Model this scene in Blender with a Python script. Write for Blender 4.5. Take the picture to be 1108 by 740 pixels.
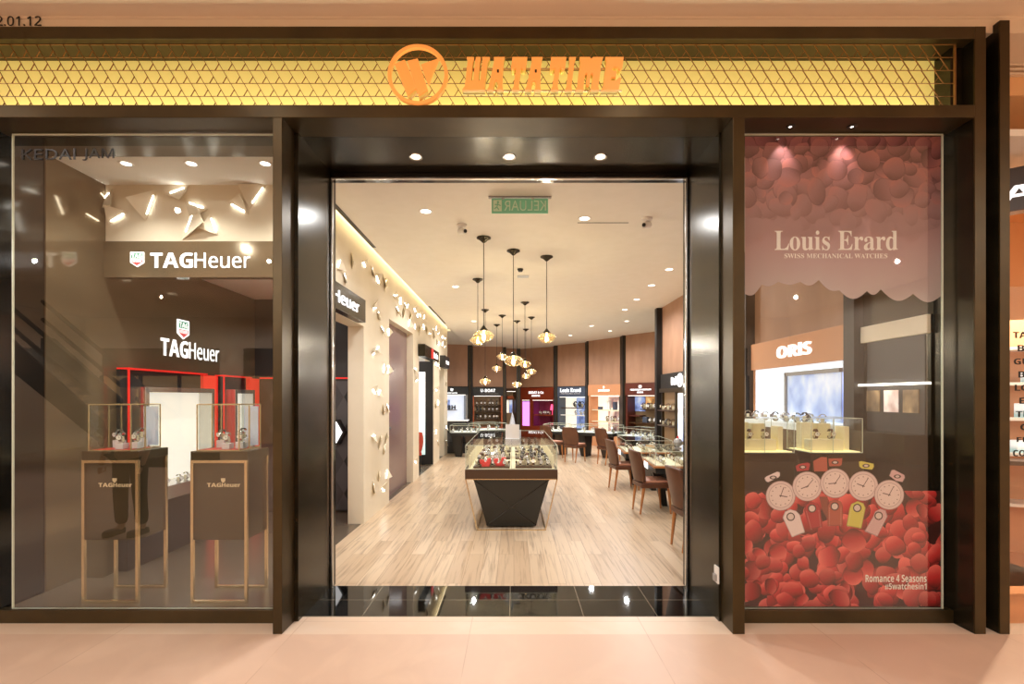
import bpy, math, random
from mathutils import Vector, Matrix
for o in list(bpy.data.objects):
    bpy.data.objects.remove(o)
S = bpy.context.scene
C = S.collection
R = math.radians
PI = math.pi

# ---------------------------------------------------------------- camera, view, world, lamps
F, CX, CY, EYE = 530.0, 556.0, 430.0, 1.6      # focal length in pixels, principal point, eye height
def X(px, y): return (px - CX) * y / F          # metres right of the camera at depth y
def Z(py, y): return EYE - (py - CY) * y / F    # height above the floor at depth y
cam_d = bpy.data.cameras.new('camera'); cam = bpy.data.objects.new('camera', cam_d); C.objects.link(cam)
cam.location = (0, 0, EYE); cam.rotation_euler = (R(90), 0, 0)
cam_d.sensor_fit = 'HORIZONTAL'; cam_d.sensor_width = 36; cam_d.lens = F / 1108 * 36
cam_d.shift_x = -2 / 1108; cam_d.shift_y = 60 / 1108
cam_d.clip_start = 0.02; cam_d.clip_end = 100
S.camera = cam
S.view_settings.view_transform = 'Standard'; S.view_settings.look = 'None'
S.view_settings.gamma = 1; S.view_settings.use_curve_mapping = False
S.view_settings.exposure = 0.0
S.cycles.max_bounces = 10; S.cycles.diffuse_bounces = 5; S.cycles.glossy_bounces = 5
S.cycles.transparent_max_bounces = 40; S.cycles.caustics_reflective = False; S.cycles.caustics_refractive = False
S.cycles.sample_clamp_indirect = 4.0
S.cycles.use_denoising = True
W = bpy.data.worlds.new('world'); S.world = W; W.use_nodes = True
W.node_tree.nodes['Background'].inputs['Color'].default_value = (1.0, 0.9, 0.8, 1)
W.node_tree.nodes['Background'].inputs['Strength'].default_value = 0.35

def spot(name, loc, power, col=(1, .86, .70), size=150, radius=.05, aim=(0, 0, -1), blend=1.0):
    d = bpy.data.lights.new(name, 'SPOT'); d.energy = power; d.color = col
    d.spot_size = R(size); d.spot_blend = blend; d.shadow_soft_size = radius
    o = bpy.data.objects.new(name, d); C.objects.link(o); o.location = loc
    o.rotation_euler = Vector(aim).to_track_quat('-Z', 'Y').to_euler()
    return o
def strip(name, loc, sx, sy, power, col, rot=(0, 0, 0)):
    d = bpy.data.lights.new(name, 'AREA'); d.energy = power; d.color = col
    d.shape = 'RECTANGLE'; d.size = sx; d.size_y = sy
    o = bpy.data.objects.new(name, d); C.objects.link(o); o.location = loc; o.rotation_euler = rot
    return o
MALL_W = (1.0, .96, .90)
SHOP_W = (.97, .98, 1.0)
MALL_LAMPS = [(x, y) for y in (-5.5, -2.2, .3, 2.1) for x in (-9, -4.6, -2.2, 1.0, 7.2)]
for x, y in MALL_LAMPS:
    spot('mall_downlight', (x, y, 4.16), {-5.5: 200, -2.2: 170, .3: 22, 2.1: 7}[y], MALL_W, 177, .03, (0, 0, -1), .2)
SHOP_LAMPS = [(X(724, 7.27), 7.27), (X(705, 8.3), 8.3), (X(689, 9.5), 9.5), (X(676, 10.6), 10.6), (X(678, 12.2), 12.2), (X(640, 13.0), 13.0),
              (X(660, 14.0), 14.0), (X(617, 15.0), 15.0), (X(590, 16.4), 16.4), (-.9, 5.0), (-1.0, 8.4), (-1.0, 12.2), (-.7, 15.4), (.75, 5.2), (.9, 15.8)]
for x, y in SHOP_LAMPS:
    spot('shop_downlight', (x, y, 3.46), 120, SHOP_W, 165, .05)
for x in (-.77, -.036, .68):
    spot('portal_downlight', (x, 3.85, 3.465), 5, SHOP_W, 140, .035)
for x in (-3.15, -2.62, -2.02):
    spot('window_downlight', (x, 3.98, 3.46), 50, (1, .96, .9), 120, .04)
for x in (1.93, 2.36):  # added spots that throw two glows on the film
    spot('film_glow_spot', (x, 3.42, 3.47), 10, (1, .86, .8), 66, .012, (0, .09, -.19))
spot('case_downlight', (2.3, 4.3, 3.46), 30, SHOP_W, 120, .05)
strip('sign_lightbox_tube', (-.35, 3.47, 3.60), 6.7, .05, 12, (1.0, .93, .62), (R(180), 0, 0))
strip('cove_light', (-1.83, 9.2, 3.56), 9.6, .05, 16, (1.0, .9, .62), (R(180), 0, R(90)))
WATCH_FILL = [(-2.75, 4.95), (-2.75, 5.75), (-2.75, 6.5)]  # added fill lamps that brighten the watch corner
for x, y in WATCH_FILL: spot('watch_corner_fill', (x, y, 2.95), 18, (1, .97, .93), 150, .04)
strip('closet_light', (-2.7, 10.8, 2.75), .8, .8, 14, (1, .95, .9))
spot('neighbour_lamp', (5.0, 4.6, 3.3), 650, (1, .84, .66), 160, .06)

# ---------------------------------------------------------------- helpers
def lin(r, g, b):
    f = lambda c: c / 12.92 if c <= .04045 else ((c + .055) / 1.055) ** 2.4
    return (f(r / 255), f(g / 255), f(b / 255), 1)

def mat(name, col, rough=.5, metal=0.0, emit=0.0, ecol=None, spec=.5, coat=0.0):
    m = bpy.data.materials.new(name); m.use_nodes = True
    b = m.node_tree.nodes['Principled BSDF']
    b.inputs['Base Color'].default_value = col; b.inputs['Roughness'].default_value = rough
    b.inputs['Metallic'].default_value = metal; b.inputs['Specular IOR Level'].default_value = spec
    b.inputs['Coat Weight'].default_value = coat
    if emit:
        b.inputs['Emission Color'].default_value = ecol or col; b.inputs['Emission Strength'].default_value = emit
    return m
def nt(m): return m.node_tree, m.node_tree.nodes['Principled BSDF']
def noisy(m, c0, c1, scale=(6, 6, 6), detail=4, lo=.35, hi=.65):
    """base colour wanders between c0 and c1 with object-space noise"""
    t, b = nt(m); n = t.nodes
    tc = n.new('ShaderNodeTexCoord'); mp = n.new('ShaderNodeMapping'); mp.inputs['Scale'].default_value = scale
    nz = n.new('ShaderNodeTexNoise'); nz.inputs['Scale'].default_value = 1; nz.inputs['Detail'].default_value = detail
    cr = n.new('ShaderNodeValToRGB'); cr.color_ramp.elements[0].position = lo; cr.color_ramp.elements[1].position = hi
    cr.color_ramp.elements[0].color = c0; cr.color_ramp.elements[1].color = c1
    t.links.new(tc.outputs['Object'], mp.inputs['Vector']); t.links.new(mp.outputs['Vector'], nz.inputs['Vector'])
    t.links.new(nz.outputs['Fac'], cr.inputs['Fac']); t.links.new(cr.outputs['Color'], b.inputs['Base Color'])
    return m
def tiled(m, w, h, c0, c1, grout, off=0.0, mortar=.004, rot=0.0, streak=None, shift=(0, 0, 0), bias=0.0):
    """tiles or planks: Brick texture on object xy, streaks of noise along the plank"""
    t, b = nt(m); n = t.nodes
    tc = n.new('ShaderNodeTexCoord'); mp = n.new('ShaderNodeMapping'); mp.inputs['Rotation'].default_value = (0, 0, rot)
    mp.inputs['Location'].default_value = shift
    br = n.new('ShaderNodeTexBrick'); br.offset = off; br.inputs['Scale'].default_value = 1
    br.inputs['Brick Width'].default_value = w; br.inputs['Row Height'].default_value = h
    br.inputs['Mortar Size'].default_value = mortar; br.inputs['Color1'].default_value = c0; br.inputs['Color2'].default_value = c1
    br.inputs['Mortar'].default_value = grout; br.inputs['Bias'].default_value = bias
    t.links.new(tc.outputs['Object'], mp.inputs['Vector']); t.links.new(mp.outputs['Vector'], br.inputs['Vector'])
    out = br.outputs['Color']
    if streak:
        sc, colr, lo, hi, fac = streak
        m2 = n.new('ShaderNodeMapping'); m2.inputs['Scale'].default_value = sc
        nz = n.new('ShaderNodeTexNoise'); nz.inputs['Scale'].default_value = 1; nz.inputs['Detail'].default_value = 5
        nz.inputs['Distortion'].default_value = .6
        rp = n.new('ShaderNodeMapRange'); rp.inputs['From Min'].default_value = lo; rp.inputs['From Max'].default_value = hi
        rp.inputs['To Max'].default_value = fac
        mx = n.new('ShaderNodeMix'); mx.data_type = 'RGBA'
        add = n.new('ShaderNodeVectorMath'); add.operation = 'MULTIPLY_ADD'
        add.inputs[1].default_value = (7, 7, 7)
        t.links.new(br.outputs['Color'], add.inputs[0]); t.links.new(tc.outputs['Object'], add.inputs[2])
        t.links.new(add.outputs[0], m2.inputs['Vector']); t.links.new(m2.outputs['Vector'], nz.inputs['Vector'])
        t.links.new(nz.outputs['Fac'], rp.inputs['Value']); t.links.new(rp.outputs['Result'], mx.inputs['Factor'])
        t.links.new(br.outputs['Color'], mx.inputs[6]); mx.inputs[7].default_value = colr
        out = mx.outputs[2]
    t.links.new(out, b.inputs['Base Color'])
    return m
def glass_mat(name, tint=(1, 1, 1, 1), ior=1.5, gain=1.0, rough=0.0):
    m = bpy.data.materials.new(name); m.use_nodes = True
    t = m.node_tree; n = t.nodes; n.clear()
    o = n.new('ShaderNodeOutputMaterial'); mx = n.new('ShaderNodeMixShader')
    tr = n.new('ShaderNodeBsdfTransparent'); tr.inputs['Color'].default_value = tint
    gl = n.new('ShaderNodeBsdfGlossy'); gl.inputs['Roughness'].default_value = rough
    fr = n.new('ShaderNodeFresnel'); fr.inputs['IOR'].default_value = ior
    ml = n.new('ShaderNodeMath'); ml.operation = 'MULTIPLY'; ml.inputs[1].default_value = gain; ml.use_clamp = True
    ge = n.new('ShaderNodeNewGeometry'); fr_ = n.new('ShaderNodeMath'); fr_.operation = 'SUBTRACT'; fr_.inputs[0].default_value = 1
    m2 = n.new('ShaderNodeMath'); m2.operation = 'MULTIPLY'                     # no second, inner reflection at the sheet's far face
    t.links.new(ge.outputs['Backfacing'], fr_.inputs[1]); t.links.new(fr.outputs[0], ml.inputs[0])
    t.links.new(ml.outputs[0], m2.inputs[0]); t.links.new(fr_.outputs[0], m2.inputs[1]); t.links.new(m2.outputs[0], mx.inputs['Fac'])
    t.links.new(tr.outputs[0], mx.inputs[1]); t.links.new(gl.outputs[0], mx.inputs[2]); t.links.new(mx.outputs[0], o.inputs['Surface'])
    return m

M = {}
M['bronze'] = noisy(mat('bronze', (1, 1, 1, 1), .36, .6), lin(62, 50, 28), lin(74, 60, 34), (3, 3, 3))
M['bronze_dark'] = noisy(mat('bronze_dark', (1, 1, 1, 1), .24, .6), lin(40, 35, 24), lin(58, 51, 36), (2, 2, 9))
M['black_gloss'] = mat('black_gloss', lin(22, 20, 17), .12)
M['black'] = mat('black', lin(24, 22, 20), .45)
M['charcoal'] = mat('charcoal', lin(48, 47, 48), .4)
M['marble'] = tiled(mat('marble', (1, 1, 1, 1), .38), 1.2, .6, lin(226, 196, 174), lin(222, 191, 168), lin(206, 174, 150), 0, .003, 0, ((3.2, 2.4, 1), lin(234, 204, 180), .45, .75, .8), (.3, .27, 0))
M['marble_pale'] = tiled(mat('marble_pale', (1, 1, 1, 1), .34), 1.2, .6, lin(236, 212, 188), lin(233, 208, 184), lin(214, 184, 158), 0, .003, 0, ((3, 3, 1), lin(240, 222, 204), .45, .75, .6), (.3, .1, 0))
M['granite'] = tiled(mat('granite', (1, 1, 1, 1), .035), .54, .29, lin(13, 13, 12), lin(15, 15, 14), lin(150, 140, 122), 0, .0022, 0, None, (.03, -3.58, 0))
M['oak'] = tiled(mat('oak', (1, 1, 1, 1), .3), 1.25, .15, lin(216, 194, 166), lin(196, 170, 140), lin(160, 132, 104), .37, .0018, R(90), ((34, 1.5, 1), lin(128, 102, 78), .5, .74, .7))
M['grey_floor'] = mat('grey_floor', lin(104, 92, 78), .25)
M['plaster'] = noisy(mat('plaster', (1, 1, 1, 1), .7), lin(238, 234, 224), lin(241, 237, 228))
M['mall_plaster'] = mat('mall_plaster', lin(232, 216, 196), .7)
M['cream'] = noisy(mat('cream', (1, 1, 1, 1), .5), lin(224, 212, 188), lin(230, 219, 197), (2, 2, 2))
M['brown_gloss'] = noisy(mat('brown_gloss', (1, 1, 1, 1), .09, .35), lin(116, 102, 80), lin(126, 110, 86), (.6, 2, 6))
M['brown'] = mat('brown', lin(98, 74, 54), .35)
M['brown_dark'] = mat('brown_dark', lin(52, 38, 28), .35)
M['veneer'] = noisy(mat('veneer', (1, 1, 1, 1), .5), lin(160, 120, 94), lin(174, 134, 106), (3, 3, 1.2))
M['violet'] = mat('violet', lin(124, 100, 98), .25)
M['red'] = mat('red', lin(214, 34, 30), .3)
M['red_lit'] = mat('red_lit', lin(226, 40, 34), .4, emit=.55, ecol=lin(236, 44, 34))
M['white'] = mat('white', lin(240, 238, 234), .4)
M['grey'] = mat('grey', lin(150, 148, 146), .4)
M['steel'] = mat('steel', lin(206, 206, 204), .22, .9)
M['brass'] = mat('brass', lin(208, 186, 148), .25, .9)
M['gold'] = mat('gold', lin(214, 178, 104), .25, .85)
M['tan_line'] = mat('tan_line', lin(190, 160, 120), .4)
M['glass'] = glass_mat('glass', (.985, .995, .985, 1), 1.5, 1.0)
M['shopglass'] = glass_mat('shopglass', (.97, .98, .965, 1), 1.5, 2.4)
M['glass_edge'] = mat('glass_edge', lin(206, 214, 196), .2, emit=0)
M['amber_glass'] = glass_mat('amber_glass', (.99, .90, .72, 1), 1.5, 1.6)
def frosted_amber():
    m = glass_mat('amber_glass', (1, .92, .76, 1), 1.5, 1.6); t = m.node_tree; n = t.nodes
    tr = n.new('ShaderNodeBsdfTranslucent'); tr.inputs['Color'].default_value = (.95, .78, .5, 1); mx = n.new('ShaderNodeMixShader'); mx.inputs[0].default_value = .035
    o = [q for q in n if q.type == 'OUTPUT_MATERIAL'][0]; src = o.inputs['Surface'].links[0].from_socket
    t.links.new(src, mx.inputs[1]); t.links.new(tr.outputs[0], mx.inputs[2]); t.links.new(mx.outputs[0], o.inputs['Surface']); return m
M['amber_glass'] = frosted_amber()
M['bulb'] = mat('bulb', (1, 1, 1, 1), .3, emit=16, ecol=(1, .80, .48, 1))
M['led'] = mat('led', (1, 1, 1, 1), .3, emit=30, ecol=(1, .97, .88, 1))
M['lamp'] = mat('lamp', (1, 1, 1, 1), .3, emit=6, ecol=(1, .9, .76, 1))
M['lit_white'] = mat('lit_white', (1, 1, 1, 1), .4, emit=1.6, ecol=(.95, .97, 1, 1))
M['lit_text'] = mat('lit_text', (1, 1, 1, 1), .4, emit=1.15, ecol=(.96, .98, 1, 1))
M['lit_orange'] = mat('lit_orange', lin(224, 140, 64), .4, emit=.5, ecol=lin(255, 168, 80))
M['yellow_reflection'] = mat('yellow_reflection', lin(236, 214, 120), .4)  # pale yellow paints a reflection onto the sides of strokes and letters
M['signback'] = mat('signback', lin(226, 204, 128), .5, emit=.38, ecol=lin(250, 226, 120))
M['wire'] = mat('wire', lin(124, 84, 38), .5, .3)
M['black_letter'] = mat('black_letter', lin(12, 12, 12), .3)
M['print_white'] = mat('print_white', lin(244, 236, 230), .5)
M['tan_print'] = mat('tan_print', lin(214, 196, 160), .5)
M['leather'] = noisy(mat('leather', (1, 1, 1, 1), .42), lin(82, 47, 28), lin(94, 56, 34), (9, 9, 9))
M['leather_seat'] = mat('leather_seat', lin(186, 130, 104), .45)
M['leg_wood'] = mat('leg_wood', lin(172, 112, 62), .4)
M['walnut'] = mat('walnut', lin(70, 46, 26), .35)
M['linen'] = mat('linen', lin(232, 222, 190), .6)
M['green_sign'] = mat('green_sign', lin(124, 188, 156), .3, emit=.12, ecol=lin(90, 190, 140))
M['mint'] = mat('mint', lin(214, 236, 214), .4)

class MB:
    """collects shapes; build() links them as one mesh object"""
    def __init__(s): s.v = []; s.f = []; s.c = []
    def add(s, vs, fs):
        k = len(s.v); s.v += [tuple(v) for v in vs]; s.f += [tuple(i + k for i in f) for f in fs]; return s
    def box(s, x0, x1, y0, y1, z0, z1, mtx=None):
        vs = [Vector((x, y, z)) for z in (z0, z1) for y in (y0, y1) for x in (x0, x1)]
        if mtx is not None: vs = [mtx @ v for v in vs]
        return s.add(vs, [(0, 2, 3, 1), (4, 5, 7, 6), (0, 1, 5, 4), (2, 6, 7, 3), (0, 4, 6, 2), (1, 3, 7, 5)])
    def frustum(s, a, b):
        """a, b: four points each (bottom ring, top ring)"""
        return s.add(list(a) + list(b), [(3, 2, 1, 0), (4, 5, 6, 7)] + [(i, (i + 1) % 4, (i + 1) % 4 + 4, i + 4) for i in range(4)])
    def cyl(s, p0, p1, r0, r1=None, n=16):
        r1 = r0 if r1 is None else r1; p0, p1 = Vector(p0), Vector(p1); d = (p1 - p0).normalized()
        u = d.orthogonal().normalized(); w = d.cross(u)
        vs = [p + (u * math.cos(2 * PI * i / n) + w * math.sin(2 * PI * i / n)) * r for p, r in ((p0, r0), (p1, r1)) for i in range(n)]
        return s.add(vs, [(i, (i + 1) % n, (i + 1) % n + n, i + n) for i in range(n)] + [tuple(range(n - 1, -1, -1)), tuple(range(n, 2 * n))])
    def bar(s, p0, p1, w, d=None):
        """square bar from p0 to p1"""
        d = d or w; p0, p1 = Vector(p0), Vector(p1); t = (p1 - p0).normalized()
        u = t.cross(Vector((0, 1, 0)))
        u = Vector((1, 0, 0)) if u.length < 1e-4 else u.normalized()
        k = t.cross(u).normalized()
        q = [(-1, -1), (1, -1), (1, 1), (-1, 1)]
        return s.frustum([p0 + u * a * w / 2 + k * b * d / 2 for a, b in q], [p1 + u * a * w / 2 + k * b * d / 2 for a, b in q])
    def lathe(s, prof, c=(0, 0, 0), n=24):
        vs = [(c[0] + r * math.cos(2 * PI * i / n), c[1] + r * math.sin(2 * PI * i / n), c[2] + z) for r, z in prof for i in range(n)]
        fs = [(k * n + i, k * n + (i + 1) % n, (k + 1) * n + (i + 1) % n, (k + 1) * n + i) for k in range(len(prof) - 1) for i in range(n)]
        return s.add(vs, fs)
    def prism(s, pts, y0, y1, ax='xz'):
        """polygon in the xz (or xy, yz) plane, extruded along the third axis"""
        def p(a, b, t): return {'xz': (a, t, b), 'xy': (a, b, t), 'yz': (t, a, b)}[ax]
        n = len(pts)
        return s.add([p(a, b, y0) for a, b in pts] + [p(a, b, y1) for a, b in pts],
                     [tuple(range(n)), tuple(range(2 * n - 1, n - 1, -1))] + [(i, i + n, (i + 1) % n + n, (i + 1) % n) for i in range(n)])
    def ball(s, c, r, n=14, m=8, sc=(1, 1, 1)):
        pr = [(r * math.sin(PI * k / m) + 1e-5, -r * math.cos(PI * k / m)) for k in range(m + 1)]
        k0 = len(s.v); s.lathe([(a * 1, b) for a, b in pr], (0, 0, 0), n)
        for i in range(k0, len(s.v)):
            v = s.v[i]; s.v[i] = (c[0] + v[0] * sc[0], c[1] + v[1] * sc[1], c[2] + v[2] * sc[2])
        return s
    def build(s, name, m, parent=None, bevel=0.0, smooth=False, seg=2):
        me = bpy.data.meshes.new(name); me.from_pydata(s.v, [], s.f); me.validate()
        import bmesh
        bm = bmesh.new(); bm.from_mesh(me); bmesh.ops.recalc_face_normals(bm, faces=bm.faces); bm.to_mesh(me); bm.free()
        if s.c:
            ca = me.color_attributes.new('Col', 'FLOAT_COLOR', 'POINT')
            for i, c in enumerate(s.c): ca.data[i].color = c
        me.materials.append(M[m] if isinstance(m, str) else m)
        o = bpy.data.objects.new(name, me); C.objects.link(o)
        if parent is not None: o.parent = parent
        if smooth:
            me.polygons.foreach_set('use_smooth', [True] * len(me.polygons))
            me.set_sharp_from_angle(angle=R(40))
        if bevel:
            b = o.modifiers.new('bevel', 'BEVEL'); b.width = bevel; b.segments = seg; b.limit_method = 'ANGLE'; b.angle_limit = R(40)
        return o

def tag(o, label, cat, group=None, kind=None):
    if label: o['label'] = label
    if cat: o['category'] = cat
    if group: o['group'] = group
    if kind: o['kind'] = kind
    return o
def thing(name, label, cat, loc=(0, 0, 0), rotz=0.0, group=None):
    o = bpy.data.objects.new(name, None); C.objects.link(o); o.empty_display_size = .1
    o.location = loc; o.rotation_euler = (0, 0, rotz)
    return tag(o, label, cat, group)
def struct(name, mb, m, parent=None, bevel=0.0):
    o = mb.build(name, m, parent, bevel); o['kind'] = 'structure'; return o
def copy_tree(o, parent=None):
    c = o.copy(); C.objects.link(c)
    if parent is not None: c.parent = parent
    for ch in list(o.children): copy_tree(ch, c)
    return c
def put(proto, used, loc, rot, label, group, scale=1.0):
    """first call moves the proto itself, later calls copy it"""
    o = proto if not used else copy_tree(proto)
    used.append(1)
    o.location = loc; o.rotation_euler = rot; o.scale = (scale,) * 3
    o['label'] = label
    if group: o['group'] = group
    elif 'group' in o: del o['group']
    return o

def styled(s, up, lo, dg):
    return ''.join(chr(up + ord(c) - 65) if 'A' <= c <= 'Z' else chr(lo + ord(c) - 97) if 'a' <= c <= 'z' else chr(dg + ord(c) - 48) if '0' <= c <= '9' else c for c in s)
def sans(s, bold):
    s = s.replace('I', 'l')                     # the plain bar, without serifs
    return styled(s, 0x1D5D4, 0x1D5EE, 0x1D7EC) if bold else styled(s, 0x1D5A0, 0x1D5BA, 0x1D7E2)
def math_serif(s): return styled(s, 0x1D400, 0x1D41A, 0x1D7CE)
def text(name, body, m, parent, x0, x1, z0, z1, y=0.0, depth=.004, bold=0.0, mirror=False, shear=0.0, keep=False):
    """letters as a mesh filling the box x0..x1, z0..z1 of the parent's xz plane, front face towards -y"""
    cu = bpy.data.curves.new(name, 'FONT'); cu.body = sans(body, bold >= .015); cu.size = 1; cu.extrude = .02; cu.shear = shear
    cu.resolution_u = 3; cu.align_x = 'CENTER'; cu.space_line = .85
    ob = bpy.data.objects.new(name, cu); C.objects.link(ob)
    dg = bpy.context.evaluated_depsgraph_get(); dg.update()
    me = bpy.data.meshes.new_from_object(ob.evaluated_get(dg)); bpy.data.objects.remove(ob); bpy.data.curves.remove(cu)
    xs = [v.co.x for v in me.vertices]; zs = [v.co.y for v in me.vertices]
    a0, a1, b0, b1 = min(xs), max(xs), min(zs), max(zs)
    for v in me.vertices:
        fx = (v.co.x - a0) / (a1 - a0)
        if mirror: fx = 1 - fx
        v.co = (x0 + fx * (x1 - x0), y - (depth if v.co.z > 0 else 0), z0 + (v.co.y - b0) / (b1 - b0) * (z1 - z0))
    me.materials.clear(); me.materials.append(M[m]); me.name = name
    o = bpy.data.objects.new(name, me); C.objects.link(o); o.parent = parent
    return o
M['base_dark'] = mat('base_dark', lin(34, 32, 26), .3)
M['card_print'] = mat('card_print', lin(196, 190, 188), .4)
M['acrylic_dim'] = mat('acrylic_dim', lin(176, 180, 190), .2)

# ---------------------------------------------------------------- the setting: mall side
YF = 3.31                                     # front face of the shopfront frame
YG = 3.50                                     # window glass
XL, XLP, XRP, XR = -3.66, -1.60, 1.52, 3.12   # window outer side, portal posts, window outer side
ZL = 3.492                                    # underside of the lintel
SH = 3.5                                      # shop ceiling
struct('floor_mall', MB().box(-14, 9, -9, YF, -.1, 0), 'marble')
struct('floor_marble_strip', MB().box(XLP, XRP, YF, 3.575, -.1, 0).box(-14, XLP, YF, YG - .03, -.1, 0).box(XRP, 9, YF, YG - .03, -.1, 0), 'marble_pale')
struct('floor_threshold', MB().box(XLP, XRP, 3.575, 4.157, -.1, .001), 'granite')
struct('floor_shop', MB().box(-1.93, 4.8, 4.157, 21, -.1, 0).box(XRP, 3.05, YG - .03, 4.157, -.1, 0), 'oak')
struct('floor_watch_corner', MB().box(-5, -1.93, YG - .03, 21, -.1, 0).box(-1.93, XLP, YG - .03, 4.157, -.1, 0), 'grey_floor')
struct('ceiling_mall', MB().box(-14, 9, -9, 3.36, 4.21, 4.34), 'mall_plaster')
struct('wall_bulkhead', MB().box(-14, 9, 3.36, 3.7, 4.10, 4.21).box(-14, 9, 3.352, 3.36, 4.196, 4.21), 'mall_plaster')
struct('wall_mall_far', MB().box(-14, 9, -9.2, -9, 0, 4.2).box(-14.2, -14, -9.2, 3.3, 0, 4.2).box(9, 9.2, -9.2, 6.4, 0, 4.2), 'mall_plaster')

# shopfront frame
f = MB()
f.box(-4.6, 3.116, YF, 3.62, 4.025, 4.108)                    # top beam
struct('trim_1', f, 'bronze', bevel=.004)
f = MB()
f.box(-4.6, 3.116, YF, 3.56, ZL, 3.578)                       # lintel front beam
struct('trim_2', f, 'bronze', bevel=.004)
struct('trim_3', MB().box(-4.6, XLP, 3.56, 3.85, ZL, 3.578).box(XLP, XRP, 3.56, 4.2, ZL, 3.578).box(XRP, 3.116, 3.56, 3.85, ZL, 3.578), 'bronze_dark')
struct('trim_4', MB().box(-1.630, -1.567, YF, 3.50, 0, ZL), 'bronze', bevel=.003)      # portal posts
struct('trim_5', MB().box(1.480, 1.561, YF, 3.50, 0, ZL), 'bronze', bevel=.003)
struct('trim_6', MB().box(3.116, 3.191, YF, YF + .012, 0, 4.108), 'bronze', bevel=.002) # end post, face and body
struct('trim_7', MB().box(3.116, 3.191, YF + .012, 3.9, 0, 4.108).box(3.03, 3.116, 3.40, 3.62, 3.578, 4.025), 'bronze_dark')
struct('trim_8', MB().box(3.285, 3.353, YF, YF + .012, 0, 4.15), 'bronze', bevel=.002)
struct('trim_9', MB().box(3.285, 3.353, YF + .012, 3.9, 0, 4.15).box(3.191, 3.285, 3.7, 3.9, 0, 4.15), 'bronze_dark')
struct('trim_10', MB().box(-1.630, -1.540, 3.50, 4.157, 0, ZL), 'bronze_dark')         # portal jambs
struct('trim_11', MB().box(1.464, 1.561, 3.50, 4.157, 0, ZL), 'bronze_dark')
# thin lines where the portal's cladding sheets meet, and the door track round the inner edge
struct('door_1', MB().box(-1.552, -1.527, 4.12, 4.20, 0, ZL).box(1.450, 1.478, 4.12, 4.20, 0, ZL).box(-1.552, 1.478, 4.12, 4.20, 3.438, ZL), 'black_gloss', bevel=.003)
struct('trim_12', MB().box(-1.534, -1.518, 4.10, 4.13, 0, 3.44).box(1.440, 1.456, 4.10, 4.13, 0, 3.44).box(-1.53, 1.456, 4.09, 4.12, 3.425, 3.44), 'steel', bevel=.002)
# window rails
struct('trim_13', MB().box(-4.6, -1.630, YG - .03, YG + .03, 0, .092), 'bronze', bevel=.003)
struct('trim_14', MB().box(1.561, 3.116, YG - .03, YG + .03, 0, .092), 'bronze', bevel=.003)
struct('trim_15', MB().box(-4.6, XL, YG - .03, 3.82, 0, ZL), 'black_gloss')             # dark return at the far end of the left window
# glass
def pane(name, x0, x1):
    o = struct(name, MB().box(x0, x1, YG, YG + .01, .088, ZL - .012), 'shopglass')
    e = MB().box(x0, x0 + .006, YG - .002, YG + .012, .088, ZL - .01).box(x1 - .006, x1, YG - .002, YG + .012, .088, ZL - .01)
    e.box(x0, x1, YG - .002, YG + .012, ZL - .016, ZL - .008).box(x0, x1, YG - .002, YG + .012, .085, .093)
    k = e.build('glass_edge', 'glass_edge', o); k['kind'] = 'structure'
    return o
pane('window_1', X(13, YG), -1.632)
pane('window_2', 1.563, X(1020.5, YG))

# ---------------------------------------------------------------- sign box over the door
sg = thing('sign_lightbox', 'long gold lit sign box behind metal mesh above the shopfront', 'sign', (0, 3.53, 3.80))
MB().box(-4.6, 3.03, 0, .03, -.20, .28).build('back_panel', 'signback', sg)
mb = MB()
YM = -.165; per = .0905; z0, z1 = -.222, .224; rows = 5; rh = (z1 - z0) / rows
n = int(7.7 / per)
for r in range(rows):
    a, b = z0 + r * rh, z0 + (r + 1) * rh
    off = ((rows - 1 - r) * .58 % 1) * per - per * .4
    for i in range(n):
        x = -4.6 + i * per + off
        if x + per > 3.03: continue
        mb.bar((x, YM, b), (x + per * .58, YM - .006, a), .0034, .006)
        mb.bar((x + per * .29, YM - .003, (a + b) / 2), (x - per * .03, YM, a), .0034, .006)
    mb.box(-4.6, 3.03, YM - .003, YM + .003, a - .0013, a + .0013)
mb.box(-4.6, 3.03, YM - .004, YM + .004, z1 - .003, z1 + .001).box(3.024, 3.034, YM - .006, YM + .006, z0, z1)
mb.build('wire_mesh', 'wire', sg)

def at_front(px, py, y): return (X(px, y), Z(py, y))
em = thing('round_emblem', 'orange lit ring emblem with slanted strokes on the gold mesh', 'emblem', (X(452, 3.3), 3.35, Z(80.5, 3.3)))
def ring(mb, r0, r1, y0, y1, n=48, cx=0, cz=0):
    vs = [(cx + r * math.cos(2 * PI * i / n), y, cz + r * math.sin(2 * PI * i / n)) for r, y in ((r0, y0), (r1, y0), (r1, y1), (r0, y1)) for i in range(n)]
    return mb.add(vs, [(k * n + i, k * n + (i + 1) % n, ((k + 1) % 4) * n + (i + 1) % n, ((k + 1) % 4) * n + i) for k in range(4) for i in range(n)])
ring(MB(), .180, .203, -.055, -.025).build('ring', 'lit_orange', em, .003)
k = 3.3 / F
def epts(l): return [((x - 452) * k, (80.5 - y) * k) for x, y in l]
st = MB()
for q in ([(427, 69.5), (438, 64.5), (451, 95), (441, 104)], [(440.5, 66), (452, 63.5), (463, 97.5), (453, 104)], [(455.5, 70), (475, 63), (463.5, 92)]):
    st.prism(epts(q), -.055, -.03)
st.build('strokes', 'lit_orange', em, .004)
mb = MB()
for q in ([(441, 104), (451, 95), (451.5, 99), (441.5, 107)], [(453, 104), (463, 97.5), (463.3, 101), (453.5, 107)]):
    mb.prism(epts(q), -.045, -.02)
mb.build('stroke_side', 'yellow_reflection', em)

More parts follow.
